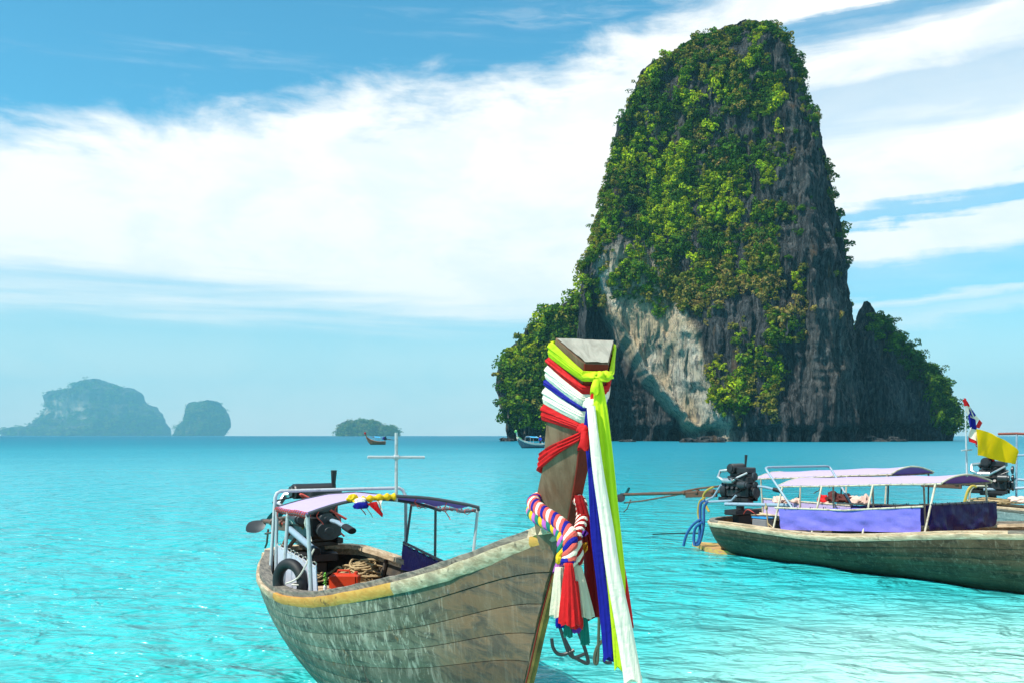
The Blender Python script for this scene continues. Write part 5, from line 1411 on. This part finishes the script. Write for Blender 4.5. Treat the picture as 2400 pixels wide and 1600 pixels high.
# ================================================================== second moored boat, just behind
B3 = Boat('longtail_boat', (10.1, 14.1), .611, 8.0, [.6, .72, .78, .82, .84, .82, .7, .42, .05], [.62, .55, .62, .8, 1.1], .6, 'longtail boat with lilac canopy mostly hidden behind the right one', 'boat')
sx3 = B3.L / 2; hull(B3, M['hull2'], 6, np.array([[sx3 - 1.9, -.25], [sx3 - 1.3, -.1], [sx3 - .7, .3], [sx3 - .25, .8], [sx3, 1.1], [sx3 + .2, 2.0]]), singles=False); rails(B3, (.3, .5, .7), [M['rail']], [M['railgrey'], M['rail']])
decking(B3, -3.4, 2.4, .28, M['deck'], .5, .35)
a0 = B3.PY(1772, 1121, -.62); a1 = B3.PY(2090, 1110, -.62); c1 = B3.PX(2205, 1107, a1[0]); c1[1] = min(max(c1[1], .3), .75); c0 = np.array([a0[0], c1[1], a0[2]])
pt3 = canopy(B3, (a0, a1, c1, c0), .12, M['canopy_top'], M['canopy_under'], M['cream_tube'], .016, (0, .5, 1), M['whiterope'])
for v in (.04, .36, .7, .97):
    for u, sg in ((0, -1), (1, 1)):
        p = pt3(u, v); bb, zz = B3.gunx(p.x); post(B3, (p.x, sg * (bb - .1), zz), p, M['cream_tube'] if sg < 0 else M['darksteel'], .016)
def gs3(x, dz, sg=-1, ins=.1): bb, zz = B3.gunx(x); return (x, sg * (bb - ins), zz + dz)
xs0, xs1 = pt3(0, .03).x, pt3(0, .75).x
mb = MB(); mb.tube([gs3(xs0, .36), gs3(xs1, .40)], .016, 8); mb.build('side_rail', M['cream_tube'], B3.root)
tarp(B3, gs3(xs0, .35), gs3(xs1, .39), gs3(xs1, .0), gs3(xs0, .0), M['canopy_top'], 'side_tarp', .01, 24, 6, M['whiterope'])
# clothes and vests thrown over the rail
for k, (px, py, sz, mt, lb) in enumerate(((1826, 1172, (.16, .10, .10), 'c_pink', 'leftmost pale cloth bundle thrown over the rail behind the right boat'), (1866, 1174, (.09, .07, .07), 'c_pink', 'small pale bundle near the raked tube on the rear boat rail'),
                                          (1928, 1170, (.11, .08, .09), 'c_red', 'bright red cloth bundle lying left of the maroon vests'), (1934, 1175, (.14, .06, .06), 'c_pink', 'pale towel draped below the red bundle'),
                                          (1955, 1168, (.17, .10, .12), 'c_maroon', 'maroon life vest folded on the rail right of the red bundle'), (1980, 1170, (.17, .10, .11), 'c_maroon', 'maroon life vest lying open right of the folded one'),
                                          (2008, 1174, (.16, .09, .10), 'c_pink', 'pale cloth bundle at the right end of the maroon vests'), (2028, 1172, (.08, .06, .11), 'c_pink', 'rightmost pale cloth bundle beside the propeller blade'))):
    p = B3.PY(px, py, -.62); e = place(B3, 'cloth_bundle', tuple(p), lb, 'cloth bundle', 'cloth bundles on the rear boat rail')
    mb = MB(); mb.blob((0, 0, 0), sz, k + 2, .42, 14, 2.4); mb.blob((sz[0] * .7, .02, -.03), tuple(q * .65 for q in sz), k + 20, .45, 10, 2.6); mb.build('cloth', M[mt], e)

# ================================================================== boat entering at the right edge
B4 = Boat('longtail_boat', (15.6, 15.6), 1.02, 7.4, [.5, .66, .76, .8, .8, .74, .6, .36, .05], [.72, .66, .78, 1.0, 1.4], .7, 'pale hulled longtail boat cut by the right edge with red bow on its engine', 'boat')
pw = B4.PD(2300, 1178, 21.0); tgt = np.array([(2300 - 1200) / F * 21.0, 21.0]); shift = tgt - (B4.o - B4.fw * (B4.L / 2)); B4.o = B4.o + shift; B4.root.location = (B4.o[0], B4.o[1], 0)
sx4 = B4.L / 2; hull(B4, M['hull3'], 6, np.array([[sx4 - 1.9, -.25], [sx4 - 1.3, -.1], [sx4 - .7, .35], [sx4 - .25, .9], [sx4, 1.4], [sx4 + .2, 2.0]]), singles=False); rails(B4, (.3, .5, .7), [M['railgrey']], [M['rail']]); decking(B4, -3.4, 2.0, .4, M['deck'], .5, .3)
e4 = engine(B4, (-B4.L / 2 + .22, 0, 1.00), R(-6), -1.5, 2.9, 21, True, 1.25)
mb = MB(); mb.box((-B4.L / 2 + .2, 0, .8), (.3, .6, .12)); mb.build('engine_bed', M['iron'], B4.root)
e = place(B4, 'ribbon_bow', (-B4.L / 2 + .2, 0, 1.80), 'red ribbon bow tied on top of the engine at the right', 'ribbon')
mb = MB(); mb.blob((0, 0, 0), (.05, .05, .05), 2, .2); mb.blob((0, -.13, .02), (.07, .13, .10), 5, .35); mb.blob((0, .13, .02), (.07, .13, .10), 9, .35); mb.build('loop', M['c_red'], e)
mb = MB(); mb.blob((.03, -.07, -.1), (.03, .05, .1), 12, .3); mb.blob((.03, .08, -.1), (.03, .05, .1), 14, .3); mb.build('ribbon_end', M['c_red'], e)
pa = B4.PD(2382, 1176, 20.6); pb = B4.PD(2383, 1015, 20.6); mb = MB(); mb.tube([pa, pb], .022, 9); mb.build('canopy_post', M['bluesteel'], B4.root)
pr = B4.PD(2520, 1022, 19.5); mb = MB(); mb.tube([B4.PD(2340, 1016, 20.9), pb, pr], .028, 9); mb.build('canopy_rail', steel('red brown bar', (.24, .06, .04), .5), B4.root)
mb = MB(); mb.tube([B4.PD(2383, 1066, 20.6), B4.PD(2500, 1064, 19.6)], .022, 8); mb.tube([B4.PD(2305, 1146, 20.8), B4.PD(2380, 1143, 20.6), B4.PD(2480, 1138, 20)], .032, 8); mb.build('side_rail', M['bluesteel'], B4.root)
pc = B4.PD(2500, 1178, 19.6); pd = B4.PD(2500, 1020, 19.6); mb = MB(); mb.tube([pc, pd], .022, 8); mb.build('canopy_post', M['bluesteel'], B4.root)
mb = MB(); mb.tube(crv([B4.PD(a, b, 20.8) for a, b in ((2258, 1185), (2268, 1150), (2278, 1138), (2288, 1140))], 14), .03, 8); mb.build('hose', M['yhose'], B4.root)
mb = MB(); mb.tube(crv([B4.PD(a, b, 20.8) for a, b in ((2272, 1185), (2274, 1150), (2290, 1138), (2335, 1140))], 14), .022, 8); mb.build('pipe', M['cream_tube'], B4.root)
e = place(B4, 'rope_coil', tuple(B4.PD(2320, 1174, 20.9)), 'tangled tan rope heap in the stern of the pale boat', 'rope'); mb = MB(); coil(mb, (0, 0, -.05), .42, .3, .12, 14, .014, 31); mb.build('rope', M['rope'], e)
e = place(B4, 'cloth_bundle', tuple(B4.PD(2390, 1172, 20.2)), 'cream cloth lying on the gunwale at the right picture edge', 'cloth bundle'); mb = MB(); mb.blob((0, 0, 0), (.22, .14, .08), 40, .4); mb.build('cloth', M['c_pink'], e)
ml0 = B2.PY(1640, 1248, -.3); e = place(B2, 'mooring_line', tuple(ml0), 'thin dark mooring line running left from the stern of the right boat', 'rope')
mb = MB(); mb.tube(crv([np.zeros(3), B2.PY(1580, 1249, .2) - ml0, B2.PY(1530, 1251, .6) - ml0], 12), .012, 5); mb.build('line', M['blackrope'], e)


# ================================================================== small boats far out
def small_boat(name, wpos, th, L, hullm, railm, canv, label, person=False, scale=1.0, ribbons=None, canopy_z=1.9):
    B = Boat(name, tuple(np.array(wpos) + np.array([math.sin(th), -math.cos(th)]) * L / 2), th, L, [.45, .62, .74, .8, .8, .7, .5, .26, .05], [.75, .7, .8, 1.15, 1.85], .6, label, 'boat')
    x = L / 2; stem = np.array([[x - 1.9, -.25], [x - 1.2, -.05], [x - .5, .7], [x - .1, 1.5], [x, 1.85], [x + .35, 2.9], [x + .5, 3.4]])
    hull(B, hullm, 5, stem, singles=False); rails(B, (.5,), [railm], [railm], 2.8)
    mb = MB(); mb.sweep([[Vector((xx - .25, -w, z)), Vector((xx, -w * .4, z)), Vector((xx, w * .4, z)), Vector((xx - .25, w, z))] for xx, z, w in ((x - .1, 1.4, .08), (x, 1.85, .1), (x + .3, 2.7, .12), (x + .5, 3.3, .15))]); mb.build('prow_post', hullm if ribbons is None else railm, B.root)
    decking(B, -L * .45, L * .32, .45, M['deck'], .6)
    c4 = [(-L * .22, -.7, canopy_z - .1), (L * .10, -.7, canopy_z), (L * .10, .7, canopy_z), (-L * .22, .7, canopy_z - .1)]
    canopy(B, c4, .22, canv, canv, M['steel'], .03)
    for px_, sg in ((-L * .22, -1), (-L * .22, 1), (L * .10, -1), (L * .10, 1)): post(B, (px_, sg * .68, .7), (px_, sg * .7, canopy_z - .05), M['steel'], .03)
    engine(B, (-L / 2 - .1, 0, 1.2), .1, 6, 2.2, 5, True, 1.4)
    return B


dA_ = 2200 * 2.3 / 21.0
BA = small_boat('longtail_boat', ((880 - 1200) / F * dA_, dA_), R(-62), 5.0, M['hullA'], M['hullA'], M['sky_canvas'], 'small brown longtail boat far out in front of the low wooded islet', ribbons=None)
mb = MB(); mb.box((.2, -.86, .72), (1.0, .03, .3)); mb.build('side_cloth', M['c_white'], BA.root)
mb = MB(); mb.blob((-2.2, 0, 1.5), (.35, .3, .45), 3, .3); mb.build('tarp_heap', M['tarp_navy'], BA.root)
e = place(BA, 'ribbon_bow', (BA.L / 2 + .38, 0, 2.9), 'tiny red ribbon tied round the prow of the far brown boat', 'ribbon'); mb = MB(); mb.cyl((-.15, 0, -.2), (-.05, 0, .2), .24, 12); mb.build('band', M['c_red'], e)
dB_ = 2200 * 2.3 / 29.0
BB = small_boat('longtail_boat', ((1243 - 1200) / F * dB_, dB_), R(-48), 6.6, M['hullB'], M['c_white'], M['sky_canvas'], 'small white rimmed longtail boat with blue canopy left of the prow', ribbons=1, canopy_z=2.0)
mb = MB(); mb.box((.2, -.5, .95), (1.6, .05, .5)); mb.build('side_tarp', M['sky_canvas'], BB.root)
e = place(BB, 'ribbon_bow', (BB.L / 2 + .42, 0, 3.1), 'light green ribbon tied on the prow of the far white boat', 'ribbon'); mb = MB(); mb.cyl((-.1, -.1, -.18), (-.02, .1, .16), .22, 12); mb.build('band', M['c_green'], e)
mb = MB(); mb.tube(crv([(-.35, 0, -1.0), (-.7, .1, -1.05), (-1.3, .2, -1.35)], 10), .09, 7); mb.build('ribbon_end', M['c_green'], e)


def skin_person(B, loc, rz):
    e = place(B, 'person', loc, 'person in blue shirt and pale hat standing at the stern of the far boat', 'person', None, rz)
    V = [(0, 0, .92), (0, 0, 1.15), (0, 0, 1.40), (0, 0, 1.50), (.02, 0, 1.62), (.02, 0, 1.70), (.0, .19, 1.40), (.02, .26, 1.15), (.16, .24, .95), (.22, .23, .88), (.0, -.19, 1.40), (.04, -.25, 1.15), (.22, -.22, 1.0), (.28, -.2, .95),
         (0, .10, .88), (.02, .11, .48), (0, .12, .06), (.14, .13, .03), (0, -.10, .88), (.03, -.11, .48), (-.02, -.12, .06), (.12, -.13, .03)]
    Ed = [(0, 1), (1, 2), (2, 3), (3, 4), (4, 5), (2, 6), (6, 7), (7, 8), (8, 9), (2, 10), (10, 11), (11, 12), (12, 13), (0, 14), (14, 15), (15, 16), (16, 17), (0, 18), (18, 19), (19, 20), (20, 21)]
    rad_ = [.14, .13, .15, .055, .095, .09, .065, .05, .04, .045, .065, .05, .04, .045, .09, .065, .05, .04, .09, .065, .05, .04]
    me = bpy.data.meshes.new('body'); me.from_pydata(V, Ed, []); o = link(bpy.data.objects.new('body', me), e)
    sm = o.modifiers.new('skin', 'SKIN'); lay = me.skin_vertices[0] if me.skin_vertices else None
    if lay is None:
        bm = bmesh.new(); bm.from_mesh(me); bm.verts.layers.skin.verify(); bm.to_mesh(me); bm.free(); lay = me.skin_vertices[0]
    for i, q in enumerate(rad_): lay.data[i].radius = (q, q)
    lay.data[0].use_root = True
    o.modifiers.new('sub', 'SUBSURF').levels = 1; me.materials.append(M['skin'])
    mb = MB(); mb.sweep([[Vector((math.cos(a) * rx, math.sin(a) * ry, z)) for a in np.linspace(0, 2 * math.pi, 15)[:-1]] for z, rx, ry in ((.86, .17, .2), (1.1, .16, .19), (1.35, .18, .26), (1.46, .10, .14))]); mb.tube([(0, .17, 1.40), (.02, .265, 1.15), (.12, .25, .99)], [.09, .075, .06], 9); mb.tube([(0, -.17, 1.40), (.04, -.255, 1.15), (.18, -.23, 1.03)], [.09, .075, .06], 9); mb.build('shirt', M['shirt_blue'], e)
    mb = MB()
    for s_ in (-1, 1): mb.tube([(0, s_ * .09, .95), (.02, s_ * .11, .5), (0, s_ * .12, .1)], [.12, .09, .075], 10)
    mb.build('trousers', M['trouser'], e)
    mb = MB(); mb.sweep([[Vector((.02 + math.cos(a) * r2, math.sin(a) * r2, z)) for a in np.linspace(0, 2 * math.pi, 17)[:-1]] for z, r2 in ((1.70, .24), (1.715, .24), (1.73, .12), (1.80, .11), (1.84, .06))]); mb.build('hat', M['hat'], e)


skin_person(BB, (-BB.L / 2 + .8, .1, .48), R(10))

# ------------------------------------------------------------------ air
hzm, t = material('sea air')
pv = t.n('ShaderNodeVolumePrincipled', ins={'Color': (.24, .72, .93, 1), 'Density': .00012, 'Anisotropy': .0})
t.n('ShaderNodeOutputMaterial', ins={'Volume': pv.outputs[0]})
mb = MB(); X0, X1, Y0, Y1, Z0, Z1 = -9300, 9300, -2500, 9300, -60, 540
mb.add([(X0, Y0, Z0), (X1, Y0, Z0), (X1, Y1, Z0), (X0, Y1, Z0), (X0, Y0, Z1), (X1, Y0, Z1), (X1, Y1, Z1), (X0, Y1, Z1)], [(0, 3, 2, 1), (4, 5, 6, 7), (0, 1, 5, 4), (1, 2, 6, 5), (2, 3, 7, 6), (3, 0, 4, 7)])
hz_o = mb.build('haze', hzm, None, False); tag(hz_o, None, None, None, 'stuff')
